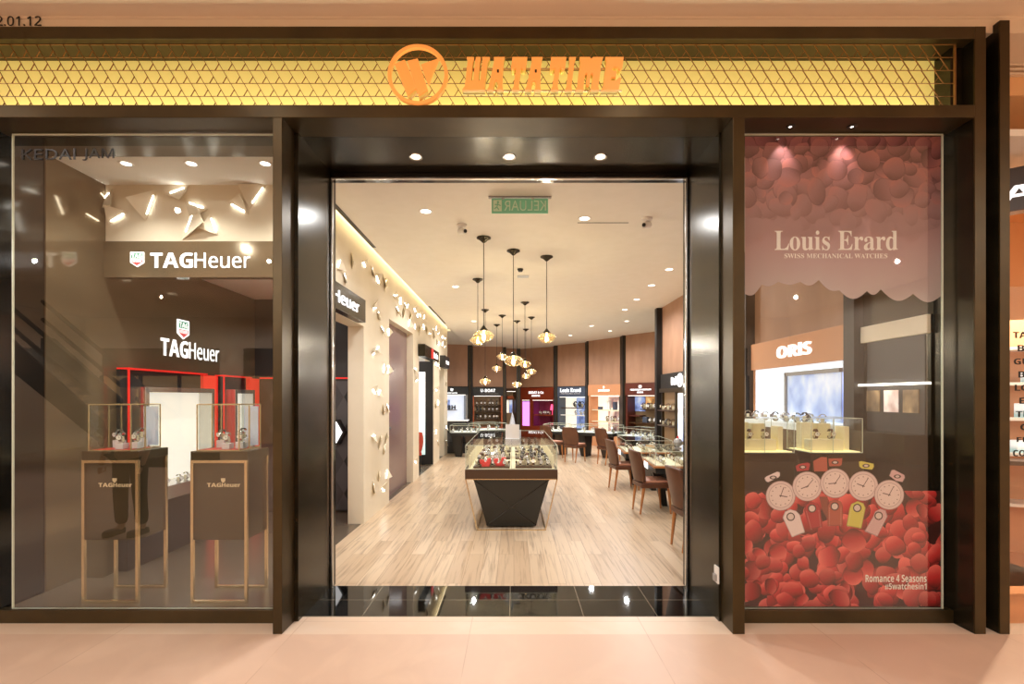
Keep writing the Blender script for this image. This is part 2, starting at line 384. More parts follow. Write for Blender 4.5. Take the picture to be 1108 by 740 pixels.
# block letters, drawn in a 10 x 10 field and sheared
GL = {
 'W': (12.5, [[(0, 0), (1.2, 1.2), (1.0, 9), (.2, 10), (4, 10), (3.6, 8.5), (4, 3.2), (4.6, 2.6), (5.2, 3.2), (5, 9), (5.2, 10), (7.6, 10), (7.4, 9), (7.8, 3.2), (8.4, 2.6), (9, 3.2), (8.8, 8.6), (8.4, 10), (12.5, 10), (11.6, 9), (11.6, 1), (12, 0)]]),
 'A': (10, [[(0, 0), (.8, 1), (2.2, 9), (1.6, 10), (8.4, 10), (7.8, 9), (9.2, 1), (10, 0), (6, 0), (6.4, .8), (6.2, 2.4), (5.6, 3.0), (4.4, 3.0), (3.8, 2.4), (3.6, .8), (4, 0)]]),
 'T': (9, [[(2.2, 0), (3, 1), (3, 7), (1.8, 6.4), (.6, 6.4), (0, 7), (0, 10), (9, 10), (9, 7), (8.4, 6.4), (7.2, 6.4), (6, 7), (6, 1), (6.8, 0)]]),
 'I': (4.6, [[(0, 0), (.7, 1), (.7, 9), (0, 10), (4.6, 10), (3.9, 9), (3.9, 1), (4.6, 0)]]),
 'M': (11.5, [[(0, 0), (.6, 1), (.6, 9), (0, 10), (4.8, 10), (5.7, 9.4), (6.6, 10), (11.5, 10), (10.9, 9), (10.9, 1), (11.5, 0), (7.2, 0), (7.6, 1.2), (7.6, 4.5), (7, 5.4), (6.4, 4.8), (6.4, 1.8), (5.6, 1.2), (4.8, 1.8), (4.8, 4.8), (4.2, 5.4), (3.6, 4.5), (3.6, 1.2), (4, 0)]]),
 'E': (9, [[(0, 0), (.8, 1), (.8, 9), (0, 10), (9, 10), (9, 6.6), (8, 6.2), (7, 7), (5, 7.2), (4, 6.8), (4, 6), (5, 5.7), (6.4, 5.8), (6.4, 4.0), (5, 4.1), (4, 3.8), (4, 3), (5, 2.7), (7, 3), (8.2, 3.8), (9, 3.4), (8.6, 0)]]),
}
wm = thing('channel_letters', 'orange lit block lettering beside the ring emblem on the mesh', 'sign', (X(500, 3.3), 3.36, Z(96.5, 3.3)))
spans = [('W', 500, 530), ('A', 527, 549), ('T', 550, 570.5), ('A', 568, 590), ('T', 592, 613), ('I', 611.5, 623.5), ('M', 623, 653), ('E', 651, 675)]
for c, a, b in spans:
    w, polys = GL[c]; sh = 4.5 * k
    wd = (b - a) * k - sh; hh = (97 - 61.5) * k
    mb, sd = MB(), MB()
    for p in polys:
        q = [((a - 500) * k + x / w * wd + z / 10 * sh, z / 10 * hh) for x, z in p]
        mb.prism(q, -.055, -.035); sd.prism(q, -.0352, .01)
    o = mb.build('letter', 'lit_orange', wm)
    sd.build('letter_return', 'yellow_reflection', o)
    if c == 'A':
        MB().box((a + b) / 2 * k - 500 * k - .002, (a + b) / 2 * k - 500 * k + .012, -.0556, -.05, hh * .52, hh * .62).build('counter_hole', 'bronze', o)
for x in range(8):
    pass
mb = MB().box(0, (675 - 500) * k, -.005, .004, .02, .03).box(0, (675 - 500) * k, -.005, .004, .17, .18)
mb.build('mounting_rail', 'brass', wm)

# unit number on the bulkhead and the dark letters on the left window
un = thing('unit_number', 'dark unit number letters on the beige bulkhead above the frame', 'number sign', (0, 3.348, 0))
text('numerals', '2.01.12', 'black_letter', un, X(-4, 3.348), X(45, 3.348), 4.138, 4.204, 0, .004, .012)
kj = thing('window_lettering', 'dark two-word lettering fixed high on the tall window glass', 'sign', (0, YG, 0))
text('lettering', 'KEDAI', 'black_letter', kj, X(24, YG), X(82, YG), Z(173, YG), Z(161, YG), -.002, .004)
text('lettering', 'JAM', 'black_letter', kj, X(90, YG), X(124, YG), Z(174, YG), Z(161, YG), -.002, .004)

# downlights of the portal, and the small socket in the jamb
for x, nm in ((-.77, 'nearest the left jamb'), (-.036, 'in the middle'), (.68, 'nearest the right jamb')):
    d = thing('recessed_downlight', 'round recessed downlight in the bronze portal soffit, ' + nm, 'downlight', (x, 3.85, ZL), 0, 'portal downlights')
    ring(MB(), 0, 0, 0, 0) if 0 else None
    MB().lathe([(.034, -.001), (.052, -.006), (.056, -.001), (.056, .001)], (0, 0, 0), 28).build('trim_ring', 'steel', d, 0, True)
    MB().cyl((0, 0, -.003), (0, 0, .0), .036, .036, 24).build('lens', 'lamp', d)
so = thing('wall_socket', 'small white socket plate low on the right portal jamb', 'socket', (1.4635, 3.52, .33))
MB().box(-.012, 0, -.035, .035, -.06, .06).build('plate', 'white', so, .004)
MB().box(-.03, -.012, -.02, .02, -.045, .005).build('plug', 'grey', so, .004)

# ---------------------------------------------------------------- mall furniture that shows only as reflections in the glass
es = thing('escalator', 'escalator rising behind the viewer, reflected in the tall window', 'escalator', (-8.8, -4.9, 0))
def esc(y):
    m = MB(); m.prism([(-3.2, 3.1), (-2.9, 3.1), (.3, .2), (1.3, .2), (1.3, 0), (0, 0), (-3.2, 2.6)], y, y + .08); return m
esc(-.6).build('truss', 'charcoal', es); esc(.6).build('truss', 'charcoal', es)
for y in (-.56, .64):
    m = MB()
    for dz in (.95, .5): m.bar((-3.2, y, 3.1 + dz), (.4, y, .05 + dz), .07)
    m.build('handrail', 'black', es)
m = MB()
for i in range(15): m.box(-3.1 + i * .21, -2.9 + i * .21, -.52, .6, 2.6 - i * .19, 2.8 - i * .19)
m.build('steps', 'steel', es)
for i, (x0, x1) in enumerate(((-13.4, -9.6), (-8.8, -4.6), (-3.6, .8), (1.8, 7.6))):
    t = thing('shop_window', ('warm', 'pale', 'wide', 'last')[i] + ' lit shop window across the mall behind the viewer', 'shop window', ((x0 + x1) / 2, -8.98, 0))
    w = (x1 - x0) / 2
    MB().box(-w, w, 0, .04, 2.3, 3.2).build('fascia', 'brown_dark', t)
    MB().box(-w, w, 0, .02, .1, 2.3).build('lit_interior', mat('lit_interior', lin(200, 160, 110), .5, emit=.5, ecol=lin(255, 214, 150)), t)
    m = MB()
    for q in range(4): m.box(-w + q * 2 * w / 3 - .04, -w + q * 2 * w / 3 + .04, .02, .1, 0, 2.3)
    m.build('mullion', 'black', t)

def skin_figure(name, parent, pts, edges, m, root=0, sub=2):
    me = bpy.data.meshes.new(name); me.from_pydata([p[:3] for p in pts], edges, [])
    o = bpy.data.objects.new(name, me); C.objects.link(o); o.parent = parent
    sk = o.modifiers.new('skin', 'SKIN'); sk.use_smooth_shade = True
    for i, p in enumerate(pts):
        d = me.skin_vertices[0].data[i]; d.radius = (p[3], p[4] if len(p) > 4 else p[3]); d.use_root = i == root
    s = o.modifiers.new('sub', 'SUBSURF'); s.levels = sub; s.render_levels = sub
    me.materials.append(M[m]); return o
M['skin'] = mat('skin', lin(206, 158, 124), .5); M['shirt'] = mat('shirt', lin(190, 176, 150), .8); M['trousers'] = mat('trousers', lin(34, 32, 30), .8); M['hair'] = mat('hair', lin(24, 20, 18), .5)
M['skin_tone'] = M['skin']
pe = thing('person', 'person in dark trousers standing in the mall, reflected in the tall window', 'person', (-4.5, 1.25, 0), R(0))
body = skin_figure('body', pe, [(0, 0, .98, .14, .11), (0, 0, 1.2, .135, .1), (0, -.01, 1.38, .16, .1), (0, 0, 1.49, .06), (0, .02, 1.58, .05), (0, .03, 1.67, .085, .1), (0, .03, 1.74, .075, .09),
    (-.19, 0, 1.42, .05), (-.24, -.01, 1.14, .042), (-.24, .1, .9, .03), (-.23, .14, .82, .035), (.19, 0, 1.42, .05), (.24, -.01, 1.14, .042), (.24, .1, .9, .03), (.23, .14, .82, .035),
    (-.1, 0, .88, .085), (-.11, .01, .5, .06), (-.12, -.02, .08, .04), (-.13, .1, .03, .035), (.1, 0, .88, .085), (.12, .02, .5, .06), (.14, 0, .08, .04), (.16, .12, .03, .035)],
    [(0, 1), (1, 2), (2, 3), (3, 4), (4, 5), (5, 6), (2, 7), (7, 8), (8, 9), (9, 10), (2, 11), (11, 12), (12, 13), (13, 14), (0, 15), (15, 16), (16, 17), (17, 18), (0, 19), (19, 20), (20, 21), (21, 22)], 'skin')
skin_figure('trousers', pe, [(0, 0, .98, .16, .13), (-.1, 0, .86, .1), (-.11, .01, .5, .078), (-.12, -.02, .1, .066), (.1, 0, .86, .1), (.12, .02, .5, .078), (.14, 0, .1, .066)], [(0, 1), (1, 2), (2, 3), (0, 4), (4, 5), (5, 6)], 'trousers')
skin_figure('shirt', pe, [(0, 0, .98, .165, .135), (0, 0, 1.2, .155, .12), (0, -.01, 1.38, .175, .115), (0, 0, 1.5, .075), (-.2, 0, 1.42, .065), (-.24, -.01, 1.2, .058), (.2, 0, 1.42, .065), (.24, -.01, 1.2, .058)],
    [(0, 1), (1, 2), (2, 3), (2, 4), (4, 5), (2, 6), (6, 7)], 'shirt')
MB().ball((0, 0, 0), .1, 16, 8, (1, 1.15, .8)).build('hair', 'hair', pe, 0, True).location = (0, .01, 1.76)
for s in (-1, 1):
    MB().prism([(-.05, -.1), (.05, -.1), (.055, .1), (.03, .17), (-.03, .17), (-.055, .1)], 0, .075, 'xy').build('shoe', 'black', pe, .02).location = (.14 * s, .04, 0)
    for q in range(5):
        skin_figure('finger' if q else 'thumb', body, [(.23 * s - .03 * s * (q == 0), .14 + .012 * (q - 2), .8, .009), (.23 * s - .04 * s * (q == 0), .15 + .014 * (q - 2), .76, .008), (.22 * s, .155 + .012 * (q - 2), .73 + .02 * (q == 0), .007)], [(0, 1), (1, 2)], 'skin', 0, 1)

# ---------------------------------------------------------------- the setting: inside the shop
XW = -1.90                                    # face of the cream feature wall
ce = MB().box(-1.77, 4.8, 3.56, 21, SH, SH + .05).box(-3.8, XW, 3.56, 4.42, SH, SH + .05)
ce.box(-3.2, -1.77, 14.0, 21, SH, SH + .05).box(-1.95, -1.77, 3.56, 21, 3.66, 3.72).box(-1.80, -1.77, 3.56, 21, SH, 3.66)
struct('ceiling_shop', ce, 'plaster')
struct('ceiling_watch_corner', MB().box(-3.8, -2.1, 4.42, 7.0, 2.98, 3.04).box(-3.4, -2.1, 9.7, 11.8, 2.85, 2.9), 'plaster')
wl = MB()
for y0, y1, z0, z1 in ((4.42, 6.2, 2.5, 3.66), (6.2, 7.46, 0, 3.66), (7.46, 9.24, 2.8, 3.66), (9.24, 9.80, 0, 3.66), (9.80, 11.6, 2.62, 3.66), (11.6, 12.5, 0, 3.66), (12.5, 13.35, 2.55, 3.66), (13.35, 14.0, 0, 3.66)):
    wl.box(-2.1, XW, y0, y1, z0, z1)
struct('wall_feature', wl, 'cream')
struct('wall_left', MB().box(-3.8, -3.65, 3.82, 7.1, 0, 3.6), 'brown_gloss')
struct('wall_corner_back', MB().box(-3.8, -2.08, 6.9, 7.0, 0, 3.05), 'charcoal')
struct('wall_closet', MB().box(-3.4, -3.3, 9.6, 11.9, 0, 3.0).box(-3.4, -2.1, 11.75, 11.85, 0, 3.0).box(-3.4, -2.1, 9.5, 9.6, 0, 3.0), 'white')
struct('wall_back', MB().box(-3.2, 4.8, 20.4, 20.5, 0, 3.6), 'brown_dark')
struct('wall_back_left', MB().box(-3.2, -3.1, 14.0, 20.4, 0, 3.6), 'brown_dark'); struct('wall_back_right', MB().box(4.7, 4.8, 10.6, 20.4, 0, 3.6), 'brown_dark')
struct('wall_closet_end', MB().box(-3.2, -2.1, 13.9, 14.0, 0, 3.6), 'brown_dark')
struct('wall_right', MB().box(3.14, 3.28, 3.6, 10.4, 0, 3.52), 'veneer')
struct('wall_right_end', MB().box(3.06, 4.8, 10.4, 10.55, 0, 3.52).box(3.02, 3.16, 10.36, 10.5, 0, 3.49), 'black')
d = struct('door_2', MB().box(-2.06, -2.02, 7.46, 9.24, 0, 2.8), 'violet')
hb = MB().box(-2.02, -1.98, 7.62, 7.68, 1.02, 1.22).box(-2.02, -1.95, 7.62, 7.80, 1.1, 1.13)
h = hb.build('door_handle', 'black', d, .004)
# ceiling details
struct('trim_17', MB().box(-1.79, -1.745, 4.2, 6.2, SH - .006, SH).box(-1.79, -1.745, 10.2, 12.6, SH - .006, SH), 'charcoal')
struct('trim_18', MB().box(X(625, 5.33), X(680, 5.33), 5.32, 5.335, SH - .002, SH), 'black')

# ---------------------------------------------------------------- wristwatch, built once, copied everywhere
def make_watch(strap, dial, case='steel', stand='linen'):
    o = thing('wristwatch', 'wristwatch', 'watch')
    m = MB(); n = 14; w = .011
    pr = []
    for i in range(n + 1):                                # open band bent round a C-shaped stand
        a = R(-60) + i * R(300) / n
        pr.append((.030 * math.cos(a + R(90)), .040 * math.sin(a + R(90))))
    vs, fs = [], []
    for (a, b) in pr:
        for s, t in ((1.0, -w), (1.0, w), (.88, w), (.88, -w)): vs.append((t, a * s, b * s))
    for i in range(n):
        for q in range(4): fs.append((i * 4 + q, i * 4 + (q + 1) % 4, i * 4 + 4 + (q + 1) % 4, i * 4 + 4 + q))
    fs += [(0, 1, 2, 3), (n * 4 + 3, n * 4 + 2, n * 4 + 1, n * 4)]
    m.add([(x, y, z + .042) for x, y, z in vs], fs); m.build('strap', strap, o)
    c = MB().cyl((0, -.028, .042), (0, -.039, .042), .0205, .0195, 20).box(.019, .025, -.036, -.031, .039, .045)
    cs = c.build('case', case, o)
    MB().cyl((0, -.038, .042), (0, -.0398, .042), .0165, .0165, 20).build('dial', dial, cs)
    h = MB().box(-.0012, .0012, -.0408, -.0396, .042, .055).box(0, .009, -.0408, -.0396, .041, .0432)
    h.build('hands', 'black' if dial != 'black' else 'white', cs)
    MB().box(-.009, .009, -.012, .012, 0, .05).build('stand', stand, o)
    return o
WP = {'steel': (make_watch('steel', 'white'), []), 'dark': (make_watch('black', 'black'), []), 'tan': (make_watch('leather', 'white', 'brass'), [])}
def watch(kind, loc, rz, label, group, scale=1.0, tilt=0.0, parent=None):
    p, u = WP[kind]
    put(p, u, loc, (tilt, 0, rz), label, group, scale)

def case_box(parent, x0, x1, y0, y1, z0, z1, t=.006, name='glass_case', edge='glass_edge', divs=(), ew=.005):
    """a five-sided glass box with bright ground edges"""
    m = MB().box(x0, x1, y0, y0 + t, z0, z1).box(x0, x1, y1 - t, y1, z0, z1).box(x0, x0 + t, y0 + t, y1 - t, z0, z1).box(x1 - t, x1, y0 + t, y1 - t, z0, z1).box(x0, x1, y0, y1, z1, z1 + t)
    for d in divs: m.box(d - t / 2, d + t / 2, y0 + t, y1 - t, z0, z1)
    g = m.build(name, 'glass', parent)
    e = MB(); w = ew
    for x in (x0, x1):
        for y in (y0, y1): e.bar((x, y, z0), (x, y, z1 + t), w)
    for z in (z0 + w / 2, z1 + t):
        for y in (y0, y1): e.bar((x0, y, z), (x1, y, z), w)
        for x in (x0, x1): e.bar((x, y0, z), (x, y1, z), w)
    for d in divs: e.bar((d, y0, z0), (d, y0, z1), w)
    e.build('glass_edge', edge, g)
    return g

def shield(parent, cx, z0, z1, y, w=None):
    h = z1 - z0; w = w or h * .9
    def sh(k, dz0=0.0, top=1.0): return [(cx - w / 2 * k, z1 - h * .04), (cx + w / 2 * k, z1 - h * .04), (cx + w / 2 * k, z0 + h * .3), (cx, z0 + h * (1 - k) * .5), (cx - w / 2 * k, z0 + h * .3)]
    o = MB().prism([(cx - w / 2, z1), (cx + w / 2, z1), (cx + w / 2, z0 + h * .28), (cx, z0), (cx - w / 2, z0 + h * .28)], y - .01, y).build('shield_emblem', 'lit_white', parent)
    q = w * .42
    MB().prism([(cx - q, z1 - h * .08), (cx + q, z1 - h * .08), (cx + q, z0 + h * .56), (cx - q, z0 + h * .56)], y - .0115, y - .01).build('upper_field', 'emb_green', o)
    MB().prism([(cx - q, z0 + h * .5), (cx + q, z0 + h * .5), (cx + q, z0 + h * .31), (cx, z0 + h * .08), (cx - q, z0 + h * .31)], y - .0115, y - .01).build('lower_field', 'emb_red', o)
    text('emblem_letters', 'TAG', 'lit_text', o, cx - q * .9, cx + q * .9, z0 + h * .60, z1 - h * .13, y - .0115, .002, .03)
    text('emblem_letters', 'HEUER', 'lit_text', o, cx - q * .85, cx + q * .85, z0 + h * .30, z0 + h * .46, y - .0115, .002, .02)
    return o
M['emb_green'] = mat('emb_green', lin(60, 150, 110), .4, emit=.35, ecol=lin(60, 170, 120))
M['emb_red'] = mat('emb_red', lin(226, 90, 90), .4, emit=.5, ecol=lin(240, 96, 96))
def tag_word(parent, x0, x1, z0, z1, y, m='lit_text', depth=.015):
    w = x1 - x0
    text('letters', 'TAG', m, parent, x0, x0 + w * .425, z0, z1, y, depth, .035)
    text('letters', 'Heuer', m, parent, x0 + w * .445, x1, z0, z1, y, depth, .02 if m == 'tan_print' else .004)

# ---------------------------------------------------------------- left window: display pedestals
def make_pedestal(first=True):
    """0.40 wide, 0.29 deep; origin under its front left corner, front towards -y"""
    o = thing('display_pedestal', '', 'pedestal', (0, 0, .09))
    w, d = .395, .29
    MB().box(.006, w - .006, .01, d - .01, .46, 1.05).build('body', 'bronze_panel', o, .002)
    MB().box(-.012, w + .012, -.006, d + .012, 1.05, 1.115).build('top_slab', 'bronze_panel', o, .002)
    for y in (0, d):
        m = MB(); b = .022
        m.box(-b / 2, b / 2, y - b / 2, y + b / 2, 0, 1.05).box(w - b / 2, w + b / 2, y - b / 2, y + b / 2, 0, 1.05)
        m.box(b / 2, w - b / 2, y - b / 2, y + b / 2, 0, b).box(b / 2, w - b / 2, y - b / 2, y + b / 2, 1.028, 1.05)
        m.build('tube_frame', 'brass', o, .002)
    sm = MB().prism([(.125 + .08, .915), (.155 + .08, .915), (.155 + .08, .895), (.14 + .08, .882), (.125 + .08, .895)], .005, .0095)
    sm.build('shield_mark', 'tan_print', o)
    tag_word(o, .10, .345, .850, .880, .0095, 'tan_print', .002)
    MB().box(.035, w - .10, .03, d - .03, 1.115, 1.122).build('case_base', 'red', o)
    g = case_box(o, .02, w - .065, .02, d + .03, 1.115, 1.452, .005, 'glass_case', 'brass_pale', (), .007)
    MB().bar((.02, .20, 1.115), (.02, .20, 1.45), .006).build('divider', 'brass_pale', g)
    MB().bar((w - .065, .16, 1.115), (w - .065, .16, 1.45), .008).build('divider', 'brass_pale', g)
    MB().box(w / 2 + .01, w - .075, d + .018, d + .024, 1.13, 1.44).build('frosted_panel', 'frost_glow', o)
    for x, y, h in ((.10, .20, .06), (.20, .10, .045), (.245, .23, .07), (.28, .14, .05)):
        MB().box(x - .03, x + .03, y - .03, y + .03, 1.122, 1.122 + h).build('watch_block', 'acrylic', o, .003)
    return o
M['bronze_panel'] = mat('bronze_panel', lin(74, 64, 46), .22, .35)
M['brass_pale'] = mat('brass_pale', lin(214, 194, 150), .25, .7)
M['frost_glow'] = mat('frost_glow', lin(206, 214, 228), .4, emit=.22, ecol=lin(206, 216, 236))  # bluish glow put into the pane so it looks lit
M['acrylic'] = mat('acrylic', lin(222, 224, 230), .15)
struct('floor_display_platform', MB().box(-3.64, -1.635, YG + .03, 4.10, 0, .09), 'grey_floor', bevel=.003)
p1 = make_pedestal(); p1.location = (X(88, 3.59) + .01, 3.60, .09); p1['label'] = 'bronze watch pedestal with brass frame, nearest the dark side of the tall window'
p2 = copy_tree(p1); p2.location = (X(206, 3.59) + .01, 3.60, .09); p2['label'] = 'bronze watch pedestal with brass frame, beside the portal post'
for p, wd in ((p1, 'the pedestal near the dark window side'), (p2, 'the pedestal beside the portal post')):
    p['group'] = 'bronze watch pedestals'
    for i, (x, y, h) in enumerate(((.10, .20, .06), (.20, .10, .045), (.245, .23, .07), (.28, .14, .05))):
        watch('steel', (p.location.x + x, p.location.y + y, .09 + 1.122 + h), R(-18 + 25 * (i % 2)), 'steel watch in the glass case of ' + wd, 'steel watches on ' + wd, 1.0)
    spot('case_fill', (p.location.x + .17, p.location.y + .17, 2.6), 7, (.95, .97, 1), 26, .02)  # added spot in mid-air, no fitting, to brighten the case

# fascia sign, and the shop-in-shop behind it
fs = thing('sign_fascia', 'brown sign board with white lit letters and shield spanning the tall window', 'sign', (0, 4.36, 0))
MB().box(-3.65, -1.66, 0, .08, Z(300, 4.36), Z(261, 4.36)).build('board', 'brown_gloss', fs)
k = 4.36 / F
tag_word(fs, X(163, 4.36), X(271, 4.36), Z(290, 4.36), Z(273.5, 4.36), 0, 'lit_text', .006)
shield(fs, X(149, 4.36), Z(289, 4.36), Z(273, 4.36), 0)
# folded triangular lights
struct('wall_window_bulkhead', MB().box(-3.65, -1.66, 4.38, 4.42, Z(261, 4.36), SH), 'cream')
random.seed(4)
def fold(parent_thing, s, m='cream'):
    """a triangle of the wall folded outward on one edge, light spilling from behind; local xz is the wall, -y is the room"""
    a, b, c = Vector((0, -.004, -.5 * s)), Vector((0, -.004, .5 * s)), Vector((.55 * s, -.30 * s, .08 * s))
    t = Vector((0, .012, 0))
    MB().add([a, b, c, a + t, b + t, c + t], [(0, 1, 2), (5, 4, 3), (0, 3, 4, 1), (1, 4, 5, 2), (2, 5, 3, 0)]).build('folded_flap', m, parent_thing)
    MB().bar((.02 * s, -.0075, -.28 * s), (.02 * s, -.0075, .30 * s), .006, .006).build('light_strip', 'led', parent_thing)
def fold_thing(label, group, loc, rz, roll, s):
    o = thing('folded_light', label, 'wall light', loc, 0, group)
    o.rotation_euler = (Matrix.Rotation(rz, 3, 'Z') @ Matrix.Rotation(roll, 3, 'Y')).to_euler()
    fold(o, s); return o
for px, py, roll, s in ((112, 216, 40, .26), (128, 236, -120, .22), (164, 222, 200, .30), (192, 206, 70, .22), (213, 222, 110, .22), (205, 240, 20, .34), (232, 243, 160, .2), (280, 212, 215, .28), (258, 226, -60, .22)):
    y = 4.38
    fold_thing('folded triangular light on the cream bulkhead inside the tall window', 'folded lights on the window bulkhead', (X(px, y), y - .001, Z(py, y)), 0, R(roll), s)
for x, nm in ((-3.15, 'nearest the dark side wall'), (-2.62, 'middle of three'), (-2.02, 'nearest the portal')):
    d = thing('recessed_downlight', 'round downlight in the ceiling of the tall window, ' + nm, 'downlight', (x, 3.98, SH), 0, 'tall window downlights')
    MB().lathe([(.034, -.001), (.05, -.006), (.054, -.001), (.054, .001)], (0, 0, 0), 24).build('trim_ring', 'white', d, 0, True)
    MB().cyl((0, 0, -.003), (0, 0, 0), .036, .036, 20).build('lens', 'lamp', d)

for (x, y), nm in zip(WATCH_FILL, ('nearest the lit sign board', 'in the middle', 'nearest the faceted screen')):  # fittings for the added fill lamps
    d = thing('recessed_downlight', 'added round fill light in the low ceiling of the watch corner, ' + nm, 'downlight', (x, y, 2.98), 0, 'added watch corner fill lights')
    MB().lathe([(.034, -.001), (.05, -.006), (.054, -.001), (.054, .001)], (0, 0, 0), 24).build('trim_ring', 'white', d, 0, True)
    MB().cyl((0, 0, -.003), (0, 0, 0), .036, .036, 20).build('lens', 'lamp', d)
# left side wall of the shop-in-shop (local frame: x along the wall away from the viewer, -y into the shop)
ws = thing('wall_sign', 'white lit shield and lettering on the brown side wall', 'sign', (-3.65, 5.04, 0), R(90))
tag_word(ws, .02, 1.02, Z(388, 5.5), Z(370, 5.5), 0, 'lit_text', .006)
shield(ws, .36, Z(367, 5.4), Z(346.5, 5.4), 0)
def wall_show(y0, y1, label, niche, group=None):
    """red-edged wall cabinet with a bright niche; niche = (start, end) along the wall"""
    o = thing('wall_showcase', label, 'showcase', (-3.65, y0, 0), R(90), group)
    w = y1 - y0
    m = MB().box(0, w, -.10, 0, 0, .55).box(0, w, -.03, 0, .55, 1.86)
    m.build('body', 'charcoal', o)
    m = MB().box(0, w, -.112, -.10, 1.86, 1.875).box(0, .016, -.112, -.10, .5, 1.875).box(0, w, -.10, 0, 1.86, 1.875)
    m.build('red_edge', 'red_lit', o)
    a, b = niche
    n = MB().box(a - .05, a, -.2, -.03, .70, 1.70).box(b, b + .05, -.2, -.03, .70, 1.70).box(a, b, -.2, -.03, 1.65, 1.70).box(a - .05, b + .05, -.34, -.03, .62, .75)
    n = n.build('niche_frame', 'steel', o, .003)
    MB().box(a, b, -.05, -.03, .75, 1.65).build('lit_panel', 'niche_white', n)
    return o
M['niche_white'] = mat('niche_white', lin(240, 236, 224), .5, emit=.75, ecol=lin(255, 250, 236))
def ledge_watches(kind, y0, y1, n, z, label, group):
    for i in range(n):
        watch(kind, (-3.40 + .03 * (i % 2), y0 + (y1 - y0) * (i + .5) / n, z), R(90 - 12), label, group)
wall_show(4.50, 5.66, 'red-edged wall showcase with wide white niche behind the pedestals', (.14, 1.10))
ledge_watches('steel', 4.7, 5.6, 6, .75, 'steel watch on the ledge of the wide white niche', 'watches on the wide niche ledge')
rp = MB().box(-3.645, -3.60, 5.68, 5.96, 0, 1.86).build('red_pilaster', 'red_lit'); tag(rp, 'red upright strip between the two white wall niches', 'pilaster')
wall_show(5.98, 6.62, 'dark wall showcase with narrow white niche beyond the red upright', (.14, .50))
ledge_watches('dark', 6.1, 6.5, 3, .75, 'dark watch on the ledge of the narrow white niche', 'watches on the narrow niche ledge')
rp = MB().box(-3.645, -3.58, 6.64, 6.89, 0, 1.86).build('red_pilaster', 'red_lit'); tag(rp, 'red upright strip in the corner beside the dark patterned panel', 'pilaster')
# dark panel of facets across the end, with a red edge and a hexagon niche
hx = thing('facet_screen', 'dark grey faceted screen with red edge at the end of the watch corner', 'screen', (-3.55, 6.86, 0))
HX = 1.32
MB().box(0, HX, 0, .03, 0.02, 1.86).build('board', 'charcoal', hx)
mb = {0: MB(), 1: MB(), 2: MB()}
s = .26; hh = s * math.sqrt(3) / 2; random.seed(2)
for r in range(8):
    for q in range(11):
        x = q * s / 2; zz = .03 + r * hh
        if x + s > HX or zz + hh > 1.85: continue
        tri = [(x, zz), (x + s, zz), (x + s / 2, zz + hh)] if (q + r) % 2 == 0 else [(x, zz + hh), (x + s / 2, zz), (x + s, zz + hh)]
        mb[(q * 7 + r * 3) % 3].prism(tri, -.006 - .002 * ((q + r) % 3), 0)
for i, c in enumerate(((58, 56, 60), (74, 72, 76), (90, 88, 92))):
    M['facet%d' % i] = mat('facet%d' % i, lin(*c), .35)
    mb[i].build('facet_pattern', 'facet%d' % i, hx)
MB().box(HX, HX + .02, -.02, .04, 0, 1.88).box(0, HX, -.02, .04, 1.86, 1.88).build('red_edge', 'red_lit', hx)
def hexa(r): return [(r * math.cos(R(60 * i)), r * 1.05 * math.sin(R(60 * i))) for i in range(6)]
o = MB().prism([(x + 1.03, z + 1.12) for x, z in hexa(.19)], -.12, 0).build('hexagon_niche', 'black', hx)
MB().prism([(x + 1.03, z + 1.12) for x, z in hexa(.16)], -.123, -.12).build('lit_picture', 'lit_white', o)
MB().cyl((1.03, -.123, 1.12), (1.03, -.13, 1.12), .06, .06, 20).build('watch_picture', 'grey', o)
# sign boxes along the feature wall
def blade(y0, y1, z0, z1, label, out=.10, mt='bronze_dark'):
    o = thing('sign_box', label, 'sign', (XW, y0, 0), R(90))
    MB().box(0, y1 - y0, -out, 0, z0, z1).build('box', mt, o, .004)
    return o
b = blade(4.22, 5.95, 2.505, 2.78, 'bronze sign box with white lit letters over the first opening in the cream wall')
tag_word(b, .04, 1.46, 2.575, 2.70, -.10, 'lit_text', .01)
b = blade(9.7, 11.5, 2.42, 2.66, 'dark sign box with red patch over the opening beyond the violet door', .14)
MB().box(.75, 1.0, -.15, -.14, 2.44, 2.64).build('red_patch', 'red_lit', b)
text('letters', 'Rado', 'lit_text', b, 1.05, 1.6, 2.47, 2.60, -.14, .01, .02)
b = blade(12.55, 13.4, 2.38, 2.68, 'small black sign box at the far end of the cream wall', .14, 'black')
text('letters', 'TISSOT', 'lit_text', b, .15, .7, 2.47, 2.56, -.14, .01, .02)
# closet behind the second opening: dark frame with a turquoise lit panel
t = thing('lit_poster', 'tall turquoise lit poster in a black surround beyond the violet door', 'poster', (-2.06, 11.585, 0))
MB().box(-.95, .15, -.03, 0, .02, 2.45).build('surround', 'black', t)
M['turq'] = mat('turq', (1, 1, 1, 1), .4, emit=.9, ecol=lin(150, 214, 214))
tt, bb = nt(M['turq']); n = tt.nodes; tc = n.new('ShaderNodeTexCoord'); sx = n.new('ShaderNodeSeparateXYZ'); cr = n.new('ShaderNodeValToRGB')
cr.color_ramp.elements[0].position = .25; cr.color_ramp.elements[0].color = lin(60, 170, 176); cr.color_ramp.elements[1].position = .6; cr.color_ramp.elements[1].color = lin(236, 246, 246)
tt.links.new(tc.outputs['Generated'], sx.inputs[0]); tt.links.new(sx.outputs['Z'], cr.inputs[0]); tt.links.new(cr.outputs[0], bb.inputs['Emission Color'])
MB().box(-.85, -.03, -.04, -.03, .25, 2.2).build('lit_panel', 'turq', t)
MB().box(-.2, -.08, -.045, -.04, 1.05, 1.3).box(-.4, -.26, -.045, -.04, .95, 1.2).build('print', 'lit_white', t)

